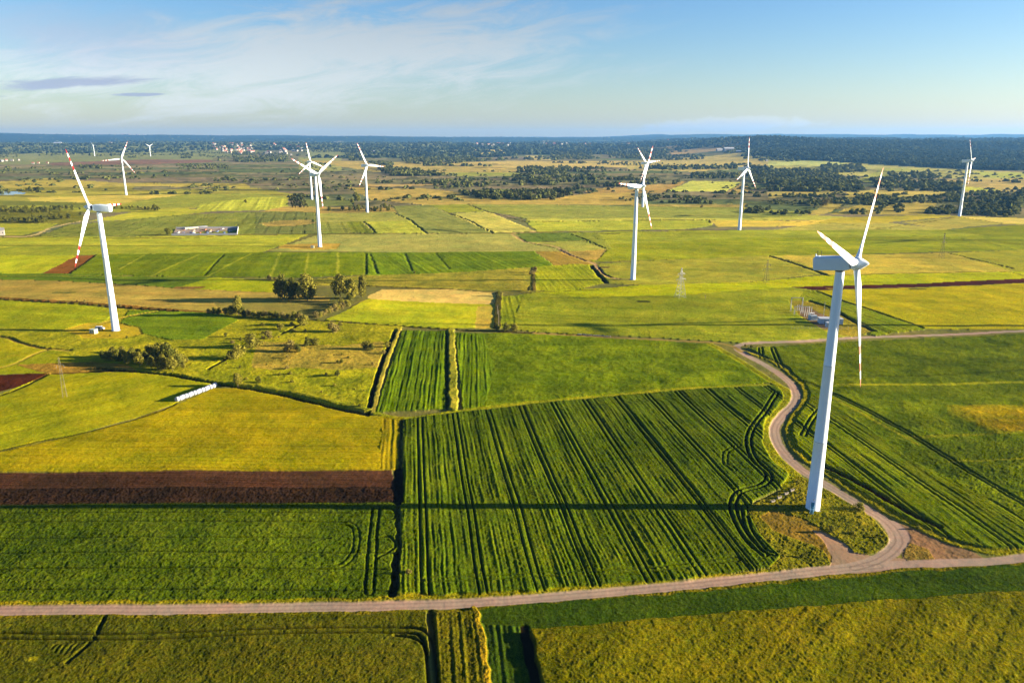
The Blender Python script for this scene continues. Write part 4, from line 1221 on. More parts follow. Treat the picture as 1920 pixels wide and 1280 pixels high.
# thicket below the left turbine
wood_r2 = np.random.default_rng(3)
thick = [(192, 668, 18), (203, 672, 20), (212, 666, 16), (222, 674, 20), (233, 668, 18), (240, 680, 20), (250, 672, 22), (258, 664, 16), (262, 684, 22), (272, 674, 24), (281, 664, 22),
         (285, 688, 22), (293, 676, 26), (302, 668, 26), (306, 690, 24), (313, 680, 26), (320, 672, 26), (324, 693, 24), (330, 684, 22), (338, 678, 20), (344, 688, 18), (296, 660, 16), (230, 658, 14), (350, 676, 12)]
for i, (px_, py_, h_) in enumerate(thick):
    plant_px(('dark', 'bush', 'big')[i % 3], px_, py_ + 3, h_ * wood_r2.uniform(.65, 1.15), 'leafy bush of the dense thicket below the left turbine', 'bush', 'bush', 'bushes of the thicket below the left turbine', .95)
for px_, py_, h_, kd, lb in ((474, 651, 18, 'bush', 'large bright yellow-green bush in the middle of the rough meadow'), (446, 672, 18, 'bush', 'broad olive bush at the left of the rough meadow'),
                             (432, 673, 11, 'dark', 'small dark bush against the broad olive bush'), (544, 659, 15, 'dry', 'round brown bush in the middle of the rough meadow'),
                             (556, 661, 12, 'dark', 'dark bush right against the round brown bush'), (623, 623, 13, 'dry', 'pale brown domed bush near the top of the rough meadow'),
                             (632, 621, 9, 'dry', 'small pale bush beside the domed bush'), (577, 649, 12, 'dark', 'dark green bush behind the round brown bush'), (590, 648, 10, 'bush', 'low olive bush trailing right of the dark green one'),
                             (503, 636, 11, 'dry', 'brownish bush behind the large bright one'), (525, 619, 9, 'bush', 'small bush near the top left of the rough meadow'), (548, 612, 8, 'bush', 'little bush left of the short ditch'),
                             (493, 612, 7, 'bush', 'tiny yellow bush under the dark hedge line'), (424, 632, 8, 'dark', 'low dark bush at the left rim of the rough meadow'), (452, 640, 8, 'dark', 'low bush behind the large bright one'),
                             (686, 655, 11, 'bush', 'small leafy bush at the right of the rough meadow'), (697, 657, 9, 'dark', 'dark small bush beside the leafy one at right of the meadow'), (725, 652, 8, 'bush', 'small bush close to the ditch of the striped field'),
                             (640, 682, 8, 'dark', 'lone dark bush in the lower rough meadow'), (634, 707, 9, 'dark', 'little upright dark bush low in the rough meadow'), (446, 724, 17, 'big', 'young bright tree where the ditch meets the bales'),
                             (486, 717, 9, 'dark', 'small dark tree right of the young bright one'), (674, 764, 8, 'dark', 'dark bush at the lower right corner of the rough meadow'),
                             (462, 712, 6, 'bush', 'tiny bush behind the young bright tree'), (238, 634, 5, 'dark', 'low dark shrub on the bare patch right of the left turbine foot'),
                             (206, 630, 3, 'dark', 'flat dark shrub row in front of the green kiosk'),
                             (1612, 956, 15, 'bush', 'round olive bush beside the gravel road right of the largest turbine'), (1558, 996, 13, 'dark', 'dark bush casting a long shadow on the turbine island'),
                             (1722, 991, 7, 'bush', 'small bush on the verge right of the road bend'), (1504, 1042, 9, 'dark', 'dark low bush in the lower left of the turbine island'), (1456, 950, 7, 'bush', 'little bright bush left of the largest turbine'),
                             (1495, 906, 6, 'bush', 'little bush at the top of the turbine island'), (1408, 654, 7, 'dark', 'dark shrub inside the sharp bend of the upper road'), (1397, 651, 5, 'dry', 'brown shrub at the sharp bend of the upper road'),
                             (1600, 1000, 8, 'bush', 'ragged bush in the middle of the turbine island'), (1645, 1006, 7, 'dark', 'dark scrub bush at the right rim of the turbine island'),
                             (932, 620, 13, 'dark', 'dark bush at the foot of the field boundary in mid picture'), (948, 621, 15, 'dark', 'rounded dark bush in the middle of the boundary clump'), (965, 620, 13, 'bush', 'sunlit bush at the right end of the boundary clump'),
                             (935, 556, 9, 'dark', 'small dark bush at the top end of the field boundary'), (993, 546, 9, 'dark', 'round dark bush at the corner of the olive strip'), (1003, 512, 11, 'dry', 'bare brown bush at the top corner of the striped green plot'),
                             (996, 516, 8, 'dry', 'bare brown stems beside the brown bush'), (777, 513, 5, 'dark', 'speck of bush on the lower edge of the bright green plot'), (516, 527, 7, 'dry', 'orange flowering bush left of the left tree clump'), (505, 525, 9, 'dry', 'pale bush left of the orange one'),
                             (160, 569, 6, 'dry', 'orange-brown shrub on the hedge bank left of the left turbine'), (225, 575, 6, 'dry', 'orange-brown shrub on the hedge bank right of the left turbine'), (145, 567, 4, 'dry', 'low orange shrub on the hedge bank'),
                             (765, 1078, 13, 'dry', 'tuft of straw-coloured reeds at the corner of the striped field'), (315, 441, 12, 'dark', 'dark tree at the left end of the walled yard'),
                             (290, 394, 10, 'dark', 'lone bush above the green field by the dark hedge strip'), (461, 381, 6, 'dark', 'single dark shrub in the pale striped field'), (617, 395, 9, 'dark', 'lone dark bush right of the poplar rows'),
                             (668, 377, 16, 'dark', 'dark tree in the open left of the turbine in the hedge'), (660, 380, 9, 'dark', 'dark bush beside the lone dark tree'), (1316, 391, 6, 'dry', 'round bush alone on the plain left of the turbine with an upright blade'),
                             (1330, 420, 6, 'dark', 'bush at the end of the pale meadow left of the same turbine'), (1547, 388, 14, 'dry', 'orange-brown bush in the scrubland, right half')):
    plant_px(kd, px_, py_, h_, lb, 'bush' if 'tree' not in lb.split(',')[0] or 'bush' in lb else 'tree', 'bush' if kd != 'big' else 'broadleaf_tree')

xr = np.random.default_rng(44)
for i in range(34):
    while True:
        px_, py_ = xr.uniform(395, 735), xr.uniform(608, 745)
        if px_ < 740 - (py_ - 612) * .36 and py_ < 712 + (px_ - 395) * .15 and py_ > 640 - (px_ - 395) * .15:
            break
    plant_px(('bush', 'dark', 'dry')[i % 3], px_, py_, xr.uniform(3, 7.5), 'little scrub bush sprinkled over the rough meadow', 'bush', 'scrub_bush', 'small scrub bushes of the rough meadow', xr.uniform(.8, 1.4))
# poplar rows
for r_i in range(6):
    for j in range(5):
        x0, y0 = G(542 + r_i * 5.2, 373)
        x1, y1 = G(549 + r_i * 5.2, 389)
        k_ = j / 4
        plant('tall', x0 + (x1 - x0) * k_, y0 + (y1 - y0) * k_, 9, 'young tree in the neat planted rows left of the turbines', 'tree', 'young_tree', 'young trees planted in rows', 1.5)

# woods and scrub: nearest ones tree by tree, the rest as one mass
WOODS = [  # polygon, metres between trees, height, kinds, label
    ([(0, 392), (150, 392), (158, 404), (140, 417), (0, 419)], 13, 7.5, 'rd', 'dark tree of the belt left of the red banded blades'),
    ([(210, 389), (300, 392), (300, 396), (215, 394)], 12, 5.5, 'd', 'bush of the low dark hedge above the green field at left'),
    ([(638, 388), (738, 388), (735, 397), (640, 395)], 10, 8, 'dr', 'tree of the dark hedge at the foot of the hedge turbine'),
    ([(47, 357), (76, 358), (74, 363), (48, 362)], 14, 9, 'd', 'dark tree behind the small pond'),
    ([(965, 360), (1000, 356), (1095, 353), (1092, 360), (1040, 376), (965, 377)], 15, 11, 'rt', 'tree of the wood left of the central turbine'),
    ([(860, 362), (965, 356), (965, 377), (900, 374)], 15, 10, 'rt', 'tree of the wood at mid picture behind the green fields'),
    ([(1165, 374), (1240, 372), (1235, 381), (1130, 380)], 15, 6, 'dr', 'scrub tree behind the central turbine'),
    ([(1240, 371), (1340, 371), (1338, 384), (1238, 382)], 14, 7, 'dr', 'scrub tree right of the central turbine'),
    ([(1395, 392), (1440, 390), (1450, 402), (1400, 402)], 12, 7, 'd', 'dark tree just right of the upright-blade turbine foot'),
    ([(1440, 366), (1572, 366), (1560, 376), (1440, 376)], 16, 7, 'dr', 'tree in the upper rows of the right-hand scrubland'),
    ([(1440, 378), (1560, 377), (1520, 404), (1450, 406)], 14, 7, 'dr', 'tree in the lower rows of the right-hand scrubland'),
    ([(1600, 370), (1660, 370), (1655, 382), (1600, 382)], 15, 8, 'dr', 'tree behind the raised blade of the largest turbine'),
    ([(1650, 372), (1765, 370), (1765, 383), (1650, 382)], 15, 7, 'dr', 'tree of the scrub band right of the raised blade'),
    ([(1655, 384), (1665, 384), (1645, 404), (1632, 404)], 12, 6, 'd', 'bush of the diagonal hedge right of the raised blade'),
    ([(1682, 381), (1695, 382), (1690, 400), (1672, 403)], 12, 6, 'd', 'bush of the short diagonal row in the right scrub'),
    ([(1596, 398), (1622, 395), (1622, 404), (1596, 404)], 12, 7, 'dr', 'bush of the small group at the scrub edge'),
    ([(1740, 392), (1765, 388), (1800, 395), (1800, 405), (1735, 403)], 12, 8, 'rd', 'tree left of the far right turbine foot'),
    ([(1770, 362), (1905, 360), (1895, 382), (1765, 382)], 17, 8, 'rd', 'tree of the wood behind the far right turbine'),
    ([(1800, 384), (1890, 383), (1880, 408), (1805, 405)], 13, 8, 'rd', 'tree of the wood right of the far right turbine'),
    ([(1905, 362), (1925, 360), (1905, 402), (1882, 409)], 11, 12, 'rt', 'tall sunlit tree of the row at the right edge'),
    ([(1170, 362), (1270, 361), (1268, 367), (1172, 367)], 16, 5, 'd', 'dark scrub of the thin band behind the central turbine'),
    ([(1325, 362), (1380, 362), (1380, 367), (1325, 367)], 16, 5, 'd', 'dark scrub of the thin band left of the upright-blade turbine'),
    ([(1440, 345), (1500, 340), (1600, 343), (1628, 358), (1580, 361), (1440, 361)], 17, 12, 'rt', 'tree of the large wood right of the upright-blade turbine'),
    ([(1402, 322), (1440, 318), (1510, 318), (1600, 335), (1615, 348), (1440, 345), (1400, 350)], 19, 12, 'rt', ''),
    ([(1632, 337), (1700, 338), (1800, 346), (1800, 359), (1700, 359), (1640, 352)], 18, 12, 'r', ''),
    ([(1540, 310), (1610, 310), (1630, 322), (1540, 325)], 20, 13, 'r', ''), ([(1665, 325), (1740, 322), (1762, 336), (1672, 334)], 21, 12, 'r', ''),
    ([(1822, 338), (1907, 338), (1905, 342), (1822, 343)], 26, 8, 'r', ''), ([(960, 330), (1228, 332), (1240, 344), (1190, 350), (960, 350)], 20, 12, 'rt', ''),
    ([(770, 339), (960, 335), (960, 350), (870, 352), (770, 346)], 25, 10, 'r', ''), ([(970, 315), (1060, 312), (1140, 318), (1135, 328), (970, 327)], 25, 13, 'r', ''),
    ([(1290, 326), (1350, 323), (1385, 328), (1385, 337), (1290, 336)], 20, 13, 'r', ''), ([(1240, 339), (1272, 341), (1272, 346), (1240, 345)], 18, 10, 'r', ''),
    ([(710, 316), (760, 317), (835, 327), (830, 331), (735, 331), (715, 322)], 20, 14, 'r', ''), ([(690, 302), (730, 302), (740, 314), (700, 313)], 24, 12, 'r', ''),
    ([(648, 289), (675, 289), (682, 301), (655, 302)], 28, 16, 'r', ''), ([(750, 295), (800, 291), (895, 296), (890, 303), (820, 311), (760, 306)], 34, 14, 'r', ''),
    ([(1030, 288), (1110, 288), (1110, 299), (1035, 301)], 34, 16, 'r', ''), ([(1135, 287), (1180, 284), (1255, 291), (1245, 302), (1140, 296)], 34, 17, 'r', ''),
    ([(1245, 296), (1320, 297), (1322, 304), (1248, 304)], 30, 14, 'r', ''), ([(1350, 286), (1440, 286), (1440, 297), (1355, 295)], 36, 15, 'r', ''),
    ([(1270, 310), (1360, 311), (1360, 316), (1275, 314)], 26, 10, 'r', ''), ([(435, 289), (540, 291), (538, 304), (440, 304)], 34, 14, 'r', ''), ([(370, 287), (440, 290), (430, 297), (375, 294)], 44, 10, 'r', ''),
    ([(150, 311), (192, 311), (192, 317), (150, 317)], 26, 10, 'r', ''), ([(0, 314), (150, 316), (150, 324), (0, 326)], 52, 9, 'r', ''), ([(200, 312), (290, 313), (290, 322), (200, 320)], 44, 9, 'r', ''),
    ([(330, 309), (430, 309), (430, 319), (335, 319)], 30, 9, 'r', ''), ([(400, 335), (445, 335), (445, 341), (400, 341)], 20, 7, 'r', ''), ([(450, 338), (480, 338), (480, 345), (455, 344)], 20, 7, 'r', ''),
    ([(340, 290), (362, 289), (362, 297), (340, 297)], 40, 12, 'r', ''), ([(0, 287), (34, 288), (34, 296), (0, 296)], 44, 12, 'r', ''), ([(240, 294), (255, 293), (258, 300), (243, 299)], 44, 12, 'r', ''),
    ([(960, 284), (1030, 282), (1140, 283), (1140, 287), (970, 288)], 50, 15, 'r', ''), ([(560, 284), (680, 286), (680, 290), (560, 289)], 55, 12, 'r', ''), ([(680, 282), (780, 284), (780, 288), (690, 289)], 50, 12, 'r', ''),
    ([(1120, 302), (1200, 305), (1330, 312), (1325, 318), (1200, 313), (1120, 308)], 48, 8, 'r', ''), ([(560, 306), (640, 308), (640, 318), (600, 318)], 50, 9, 'r', ''),
]


def px_sample(poly, n, rng):
    a = np.array(poly, float)
    out = []
    (x0, y0), (x1, y1) = a.min(0), a.max(0)
    while len(out) < n:
        p = rng.uniform((x0, y0), (x1, y1))
        c = False
        for i in range(len(poly)):
            (ax, ay), (bx_, by_) = poly[i], poly[(i + 1) % len(poly)]
            if (ay > p[1]) != (by_ > p[1]) and p[0] < (bx_ - ax) * (p[1] - ay) / (by_ - ay) + ax:
                c = not c
        if c:
            out.append(p)
    return np.array(out)


def spread(poly, gap, rng, cap=900):
    """ground points inside a photograph polygon, gap metres apart on average"""
    P = np.array([G(*p) for p in poly])
    (x0, y0), (x1, y1) = P.min(0), P.max(0)
    n = int((x1 - x0) * (y1 - y0) / gap ** 2)
    n = min(n, 60000)
    q = rng.uniform((x0, y0), (x1, y1), (n, 2))
    m = np.zeros(n, bool)
    for i in range(len(P)):
        (ax, ay), (bx_, by_) = P[i], P[(i + 1) % len(P)]
        if ay != by_:
            m ^= ((ay > q[:, 1]) != (by_ > q[:, 1])) & (q[:, 0] < (bx_ - ax) * (q[:, 1] - ay) / (by_ - ay) + ax)
    q = q[m]
    # clearings
    cl = .5 * vnoise(q[:, 0], q[:, 1], gap * 4.5, 81) + .8 * vnoise(q[:, 0] * .22, q[:, 1], gap * 2.6, 82)
    q = q[cl > -.22]
    return q[:cap]


wood_rng = np.random.default_rng(77)
FARQ = []
nearest = 0
for poly, gap, h_, kinds, lb in WOODS:
    q = spread(poly, gap * (1.0 if lb else 1.12), wood_rng)
    for j, (x, y) in enumerate(q):
        hh_ = h_ * wood_rng.uniform(.6, 1.25)
        if lb and nearest < 285:
            nearest += 1
            kk_ = kinds[j % len(kinds)]
            plant({'r': 'round', 'd': 'dark', 't': 'tall'}[kk_], x, y, hh_, lb, 'tree', 'woodland_tree', 'woodland trees of the far scrubland', {'r': 1.1, 'd': 1.0, 't': 1.6}[kk_])
        else:
            FARQ.append((x, y, hh_, hh_ * .95))
# single bushes strewn over the moor and the hedgerows between strips
mq = px_sample([(-20, 318), (1940, 318), (1940, 386), (900, 384), (560, 372), (-20, 360)], 3000, wood_rng)
for px_, py_ in mq:
    x, y = G(px_, py_)
    s_ = vnoise(np.array([x]), np.array([y]), 120, 42)[0] * .8 + vnoise(np.array([x]), np.array([y * 3.2]), 130, 43)[0] * .8
    if s_ > .22:
        hh_ = wood_rng.uniform(2, 6) * (1 + .5 * s_)
        FARQ.append((x, y, hh_, hh_ * wood_rng.uniform(1.2, 2.6)))
# far plain: hedges and copses
mq = px_sample([(-60, 266), (1500, 264), (1500, 318), (-60, 316)], 6800, wood_rng)
for px_, py_ in mq:
    x, y = G(px_, py_)
    s_ = vnoise(np.array([x]), np.array([y * 1.6]), 620, 91)[0] + .5 * vnoise(np.array([x]), np.array([y * 3]), 240, 92)[0]
    lim = .66 - .42 * sstep(y, 3800, 7500) - .3 * sstep(y, 7500, 9500)
    if s_ > lim:
        FARQ.append((x, y, wood_rng.uniform(9, 17), wood_rng.uniform(14, 30) * (y / 5000) ** .6))


def blob_mass(name, label, Q, rng, matname, faces=26, cat='woodland', big=1.0):
    """many rough crowns built from a few leaf-mass facets each, as one mesh"""
    N = len(Q)
    Q = np.array(Q)
    zz = terrain(Q[:, 0], Q[:, 1])
    d = rng.normal(size=(N, faces, 3))
    d /= np.linalg.norm(d, axis=2, keepdims=True)
    d[..., 2] = np.abs(d[..., 2]) * 1.0 - .12
    r_ = rng.uniform(.62, 1.08, (N, faces, 1))
    half = np.stack([Q[:, 3] * .55, Q[:, 3] * .55, Q[:, 2] * .92], -1)[:, None, :]
    c = d * r_ * half
    c[..., 0] += Q[:, 0:1]
    c[..., 1] += Q[:, 1:2]
    c[..., 2] += zz[:, None]
    nrm = d + rng.normal(size=d.shape) * .35
    u = np.cross(nrm, rng.normal(size=d.shape))
    u /= np.linalg.norm(u, axis=2, keepdims=True)
    v = np.cross(nrm, u)
    v /= np.linalg.norm(v, axis=2, keepdims=True)
    s_ = (np.minimum(Q[:, 3], Q[:, 2] * 1.6)[:, None, None] * .30 * rng.uniform(.7, 1.2, (N, faces, 1))) * big
    V = np.stack([c - u * s_ - v * s_ * .7, c + u * s_ * .9 - v * s_ * .8, c + u * s_ * .8 + v * s_ * .8, c - u * s_ * .7 + v * s_], 2).reshape(-1, 3)
    F = np.arange(N * faces * 4).reshape(-1, 4)
    sh = np.clip(.36 + rng.uniform(-.25, .25, (N, 1)) + rng.uniform(-.15, .15, (N, faces)), 0, 1)
    sh = np.repeat(sh.reshape(-1), 4)
    me = mesh_from(name, V, F, [MATS[matname]], attrs={'leafy': ('FLOAT', sh)})
    return link(name, me, label=label, cat=cat, kind='stuff')


blob_mass('distant_woodland', 'dark copses, hedges and scrub scattered over the far plain', FARQ, np.random.default_rng(5), 'leaf_wood', 24)
# wooded hills along the horizon
HQ = []
hq = px_sample([(1380, 258), (2000, 258), (2000, 326), (1900, 321), (1600, 309), (1500, 306), (1440, 304), (1400, 296)], 9000, wood_rng)
for px_, py_ in hq:
    x, y = G(px_, max(py_, 272))
    if y < 3080 + .0 * x:
        continue
    y = min(y, 9500) if y < 9500 else wood_rng.uniform(4500, 9800)
    x = (px_ - 960) / FOC * (y * CP + CAM_H * SP)
    if x - 0.235 * y < 130:
        continue
    if vnoise(np.array([x]), np.array([y * .8]), 500, 95)[0] > .55:
        continue
    HQ.append((x, y, wood_rng.uniform(13, 22), wood_rng.uniform(14, 26) * (y / 5000) ** .5))
xs = wood_rng.uniform(-.78, .8, 9000)
ys = 5200 * (2.6 ** wood_rng.uniform(0, 1, 9000))
for a_, y in zip(xs, ys):
    x = a_ * y
    if vnoise(np.array([x]), np.array([y]), 1500, 51)[0] + .5 * vnoise(np.array([x]), np.array([y]), 500, 52)[0] + 1.1 * float(sstep(y, 4800, 9000)) - .3 > .08:
        HQ.append((x, y, wood_rng.uniform(13, 24), wood_rng.uniform(20, 38) * (y / 6000) ** .7))
blob_mass('forest', 'dark blue-green forest covering the hills along the horizon', HQ, np.random.default_rng(6), 'leaf_forest', 20, 'forest', 1.15)


# ------------------------------------------------------------------ buildings
WALLW = flat_mat('white_render', (0.29, 0.27, 0.25), rough=.9)
WALLC = flat_mat('cream_render', (0.50, 0.40, 0.28), rough=.9)
ROOFR = flat_mat('red_roof_tiles', (0.32, 0.10, 0.06), rough=.85)
ROOFG = flat_mat('grey_roof', (0.20, 0.20, 0.21), rough=.8)
ROOFS = flat_mat('pale_sheet_roof', (0.50, 0.52, 0.56), rough=.5)
WIN = flat_mat('window_glass', (0.03, 0.04, 0.05), rough=.15)


def house_meshes(w_, d, h, rh, wallm, roofm):
    b = MB()
    b.box((0, 0, h / 2 - .5), (w_, d, h + 1), 0)
    b.add([(-w_ / 2, -d / 2, h), (-w_ / 2, d / 2, h), (-w_ / 2, 0, h + rh), (w_ / 2, -d / 2, h), (w_ / 2, d / 2, h), (w_ / 2, 0, h + rh)], [(0, 2, 1), (3, 4, 5)], 0)
    wall = b.mesh('wall', [wallm])
    b = MB()
    e = .5
    for s_ in (-1, 1):
        b.add([(-w_ / 2 - e, s_ * (d / 2 + e), h - e * rh / d), (w_ / 2 + e, s_ * (d / 2 + e), h - e * rh / d), (w_ / 2 + e, 0, h + rh + .1), (-w_ / 2 - e, 0, h + rh + .1)], [(0, 1, 2, 3)])
    b.box((w_ * .25, d * .12, h + rh), (.7, .7, 1.6), 0)
    roof = b.mesh('roof', [roofm])
    b = MB()
    for k_ in range(max(2, int(w_ / 3.2))):
        x = -w_ / 2 + (k_ + .5) * w_ / max(2, int(w_ / 3.2))
        for s_ in (-1, 1):
            b.box((x, s_ * (d / 2 + .02), h * .55), (1.1, .08, 1.3), 0)
    win = b.mesh('window', [WIN])
    return wall, roof, win


HK = [house_meshes(11, 9, 6, 4, WALLW, ROOFR), house_meshes(13, 9, 6.5, 3, WALLW, ROOFG), house_meshes(10, 8, 5, 4, WALLC, ROOFR), house_meshes(16, 12, 10, 2.5, WALLW, ROOFR), house_meshes(26, 12, 7, 3, WALLW, ROOFS)]


def house(x, y, k_, label, group, s_=1.0, rz=None, name='house', cat='house'):
    wl, rf, wn_ = HK[k_]
    h_ = thing(name, label, cat, (x, y, tz(x, y)), RNG.uniform(0, 3.1) if rz is None else rz, group)
    h_.scale = (s_, s_, s_)
    link('wall', wl, h_)
    link('roof', rf, h_)
    link('window', wn_, h_)
    return h_


hr = np.random.default_rng(31)
for poly, n_, kk_, lb, gp in (
        ([(400, 281), (470, 281), (478, 291), (430, 291), (402, 286)], 60, (0, 0, 2, 3, 1), 'house of the red roofed village beyond the distant turbines, left', 'houses of the red roofed village'),
        ([(500, 282), (568, 281), (566, 289), (545, 293), (500, 291)], 26, (0, 1, 1, 3), 'pale house of the village above the banded turbine', 'houses of the pale village'),
        ([(812, 276), (850, 277), (848, 280), (815, 280)], 10, (1, 3), 'pale house of the hamlet at the forest foot, mid picture', 'houses of the hamlet at mid picture'),
        ([(890, 280), (960, 281), (955, 284), (892, 285)], 18, (0, 1, 3), 'house of the village strip left of the picture centre', 'houses of the middle village strip'),
        ([(1012, 278), (1128, 280), (1125, 284), (1015, 284)], 26, (0, 1, 3), 'house of the village strip left of the central turbine', 'houses of the village strip before the central turbine'),
        ([(0, 302), (36, 300), (36, 303), (0, 305)], 5, (1, 0), 'farm house at the far left edge', 'farm houses at the far left'),
        ([(230, 263), (325, 264), (325, 268), (230, 267)], 24, (3, 1), 'pale house of the distant town left of the village', 'houses of the distant town'),
        ([(395, 264), (478, 265), (478, 270), (400, 269)], 16, (3, 1), 'pale house of the farthest town below the hills', 'houses of the farthest town'),
        ([(120, 262), (150, 262), (150, 265), (120, 265)], 6, (3, 4), 'pale block on the far left skyline', 'blocks on the far left skyline')):
    q = px_sample(poly, n_, hr)
    for j, (a_, c_) in enumerate(q):
        x, y = G(a_, max(c_, 271))
        house(x, y, kk_[j % len(kk_)], lb, gp, 1.15 if y < 6000 else 1.8)
for a_, c_, k_, s_, rz, lb in ((62, 307.5, 0, 1.0, .3, 'white gabled farm house on the far left plain'), (72, 307, 2, 1.1, .2, 'red roofed farm house right of the white one on the far left plain'), (89, 307, 2, 1.0, .1, 'brown barn right of the two farm houses at far left'),
                               (110, 278, 4, 4.0, .05, 'very long pale shed behind the top red blade tip'), (209, 279, 3, 1.9, .1, 'white block building between the two left distant turbines'),
                               (705, 290, 4, 1.6, .05, 'long white farm building left of the middle woods'), (1365, 295, 4, 2.6, .1, 'large pale warehouse left of the upright blade'), (1348, 294, 4, 1.6, .2, 'smaller warehouse left of the large pale one'),
                               (1384, 297, 4, 1.2, .0, 'low shed right of the large pale warehouse'), (1475, 283, 3, 1.6, .3, 'pale house in the clearing right of the upright blade'), (1511, 281, 1, 1.6, .2, 'lone white house at the edge of the wooded hill'),
                               (1252, 279, 2, 2.2, .1, 'ochre building in the woods above the central turbine'), (1437, 307, 1, 1.0, .2, 'small white house at the left foot of the wooded hill'), (1178, 284, 3, 1.6, .2, 'white house at the forest edge above the central turbine')):
    x, y = G(a_, c_)
    house(x, y, k_, lb, None, s_, rz, 'farm_building' if k_ == 4 else 'house', 'building' if k_ == 4 else 'house')
x, y = G(-2, 441)
house(x, y, 1, 'white house with grey roof cut by the left edge beside the pale track', None, 1.0, .5)

# ------------------------------------------------------------------ walled yard
yl, yr_ = G(322, 442), G(445, 441)
ul, ur = G(330, 429), G(447, 428)
YD = thing('walled_yard', 'long walled storage yard beside the green striped field, left of centre', 'yard', (yl[0], yl[1], tz(*yl)))
ox, oy = yl
PALEW = flat_mat('pale_yard_wall', (0.50, 0.50, 0.52), rough=.85, var=.3)
for nm, p0, p1, hgt_ in (('front_wall', yl, yr_, 2.4), ('side_wall', yr_, ur, 3.0), ('rear_wall', ul, ur, 2.2)):
    b = MB()
    L2 = math.hypot(p1[0] - p0[0], p1[1] - p0[1])
    b.box((0, 0, hgt_ / 2), (L2, .35, hgt_), 0)
    b.box((0, 0, hgt_ + .05), (L2 + .1, .5, .1), 0)
    o = link(nm, b.mesh(nm, [PALEW]), YD, ((p0[0] + p1[0]) / 2 - ox, (p0[1] + p1[1]) / 2 - oy, 0), math.atan2(p1[1] - p0[1], p1[0] - p0[0]))
b = MB()
b.add([(a[0] - ox, a[1] - oy, .25) for a in (yl, yr_, ur, ul)], [(0, 1, 2, 3)])
link('yard_floor', b.mesh('yard_floor', [flat_mat('yard_gravel', (0.36, 0.26, 0.17), rough=.95, var=.5, scale=.3)]), YD)
SC = [flat_mat('scrap_' + n_, c_, rough=.7, var=.4) for n_, c_ in (('pale', (.55, .53, .5)), ('rust', (.30, .12, .06)), ('blue', (.12, .18, .34)), ('wood', (.35, .24, .13)), ('dark', (.05, .05, .06)))]
pr = np.random.default_rng(8)
for j in range(46):
    fx, fy = pr.uniform(.02, .98), pr.uniform(.12, .88)
    x = (yl[0] * (1 - fx) + yr_[0] * fx) * (1 - fy) + (ul[0] * (1 - fx) + ur[0] * fx) * fy
    y = (yl[1] * (1 - fx) + yr_[1] * fx) * (1 - fy) + (ul[1] * (1 - fx) + ur[1] * fx) * fy
    b = MB()
    w_, d_, h_ = pr.uniform(1.5, 5), pr.uniform(1.5, 5), pr.uniform(.6, 2.4)
    for k_ in range(6):
        b.box((pr.uniform(-w_, w_) * .4, pr.uniform(-d_, d_) * .4, h_ * (k_ + .5) / 6), (w_ * pr.uniform(.4, .9), d_ * pr.uniform(.4, .9), h_ / 6 * 1.5), 0, pr.uniform(0, 3), .85)
    m_ = pr.integers(0, 5)
    link('material_pile', b.mesh('material_pile', [SC[m_]]), None, (x, y, tz(x, y) + .25), pr.uniform(0, 3),
         'stack of stored building material inside the walled yard', 'pile', 'piles stored in the walled yard')
for (p0, p1), lb in (((G(346, 430), G(388, 427)), 'long low pale shed roof behind the walled yard'),):
    L2 = math.hypot(p1[0] - p0[0], p1[1] - p0[1])
    s_ = thing('shed', lb, 'shed', ((p0[0] + p1[0]) / 2, (p0[1] + p1[1]) / 2, tz(*p0)), math.atan2(p1[1] - p0[1], p1[0] - p0[0]))
    b = MB()
    b.box((0, 0, 1.4), (L2, 7, 2.8))
    link('wall', b.mesh('wall', [WALLC]), s_)
    b = MB()
    b.box((0, 0, 2.95), (L2 + .8, 8, .25))
    link('roof', b.mesh('roof', [ROOFS]), s_)

# ------------------------------------------------------------------ bales, kiosks, blocks, poles
wrapm = flat_mat('white_wrap', (0.42, 0.45, 0.52), rough=.35, var=.12, scale=2)
bm_ = MB()
n = 22
bm_.rings([[(x, r * cos(2 * pi * i / n), .62 + r * sin(2 * pi * i / n)) for i in range(n)] for x, r in ((-.62, .40), (-.60, .56), (-.5, .63), (0, .65), (.5, .63), (.60, .56), (.62, .40))])
BALE = bm_.mesh('hay_bale', [wrapm])
p0, p1 = G(333, 753), G(400, 727)
NB = 14
for i in range(NB):
    k_ = i / (NB - 1)
    x, y = p0[0] + (p1[0] - p0[0]) * k_, p0[1] + (p1[1] - p0[1]) * k_
    sc_ = 1.75 if i < NB - 3 else 1.65
    o = link('hay_bale', BALE, None, (x + .25 * math.sin(i * 2.1), y, tz(x, y) + .15), math.atan2(p1[1] - p0[1], p1[0] - p0[0]) + .12 * math.sin(i * 5.3),
             'white wrapped round bale in the straight row along the meadow track', 'bale', 'white wrapped bales in a row')
    o.scale = (math.hypot(p1[0] - p0[0], p1[1] - p0[1]) / (NB - 1) * .88 / 1.24, sc_, sc_)
for i in (NB - 3, NB - 1):
    k_ = i / (NB - 1)
    x, y = p0[0] + (p1[0] - p0[0]) * k_, p0[1] + (p1[1] - p0[1]) * k_
    o = link('hay_bale', BALE, None, (x, y + 2.3, tz(x, y) + .15), .8, 'white wrapped round bale lying beside the upper end of the bale row', 'bale', 'white bales beside the row end')
    o.scale = (1.35, 1.6, 1.6)


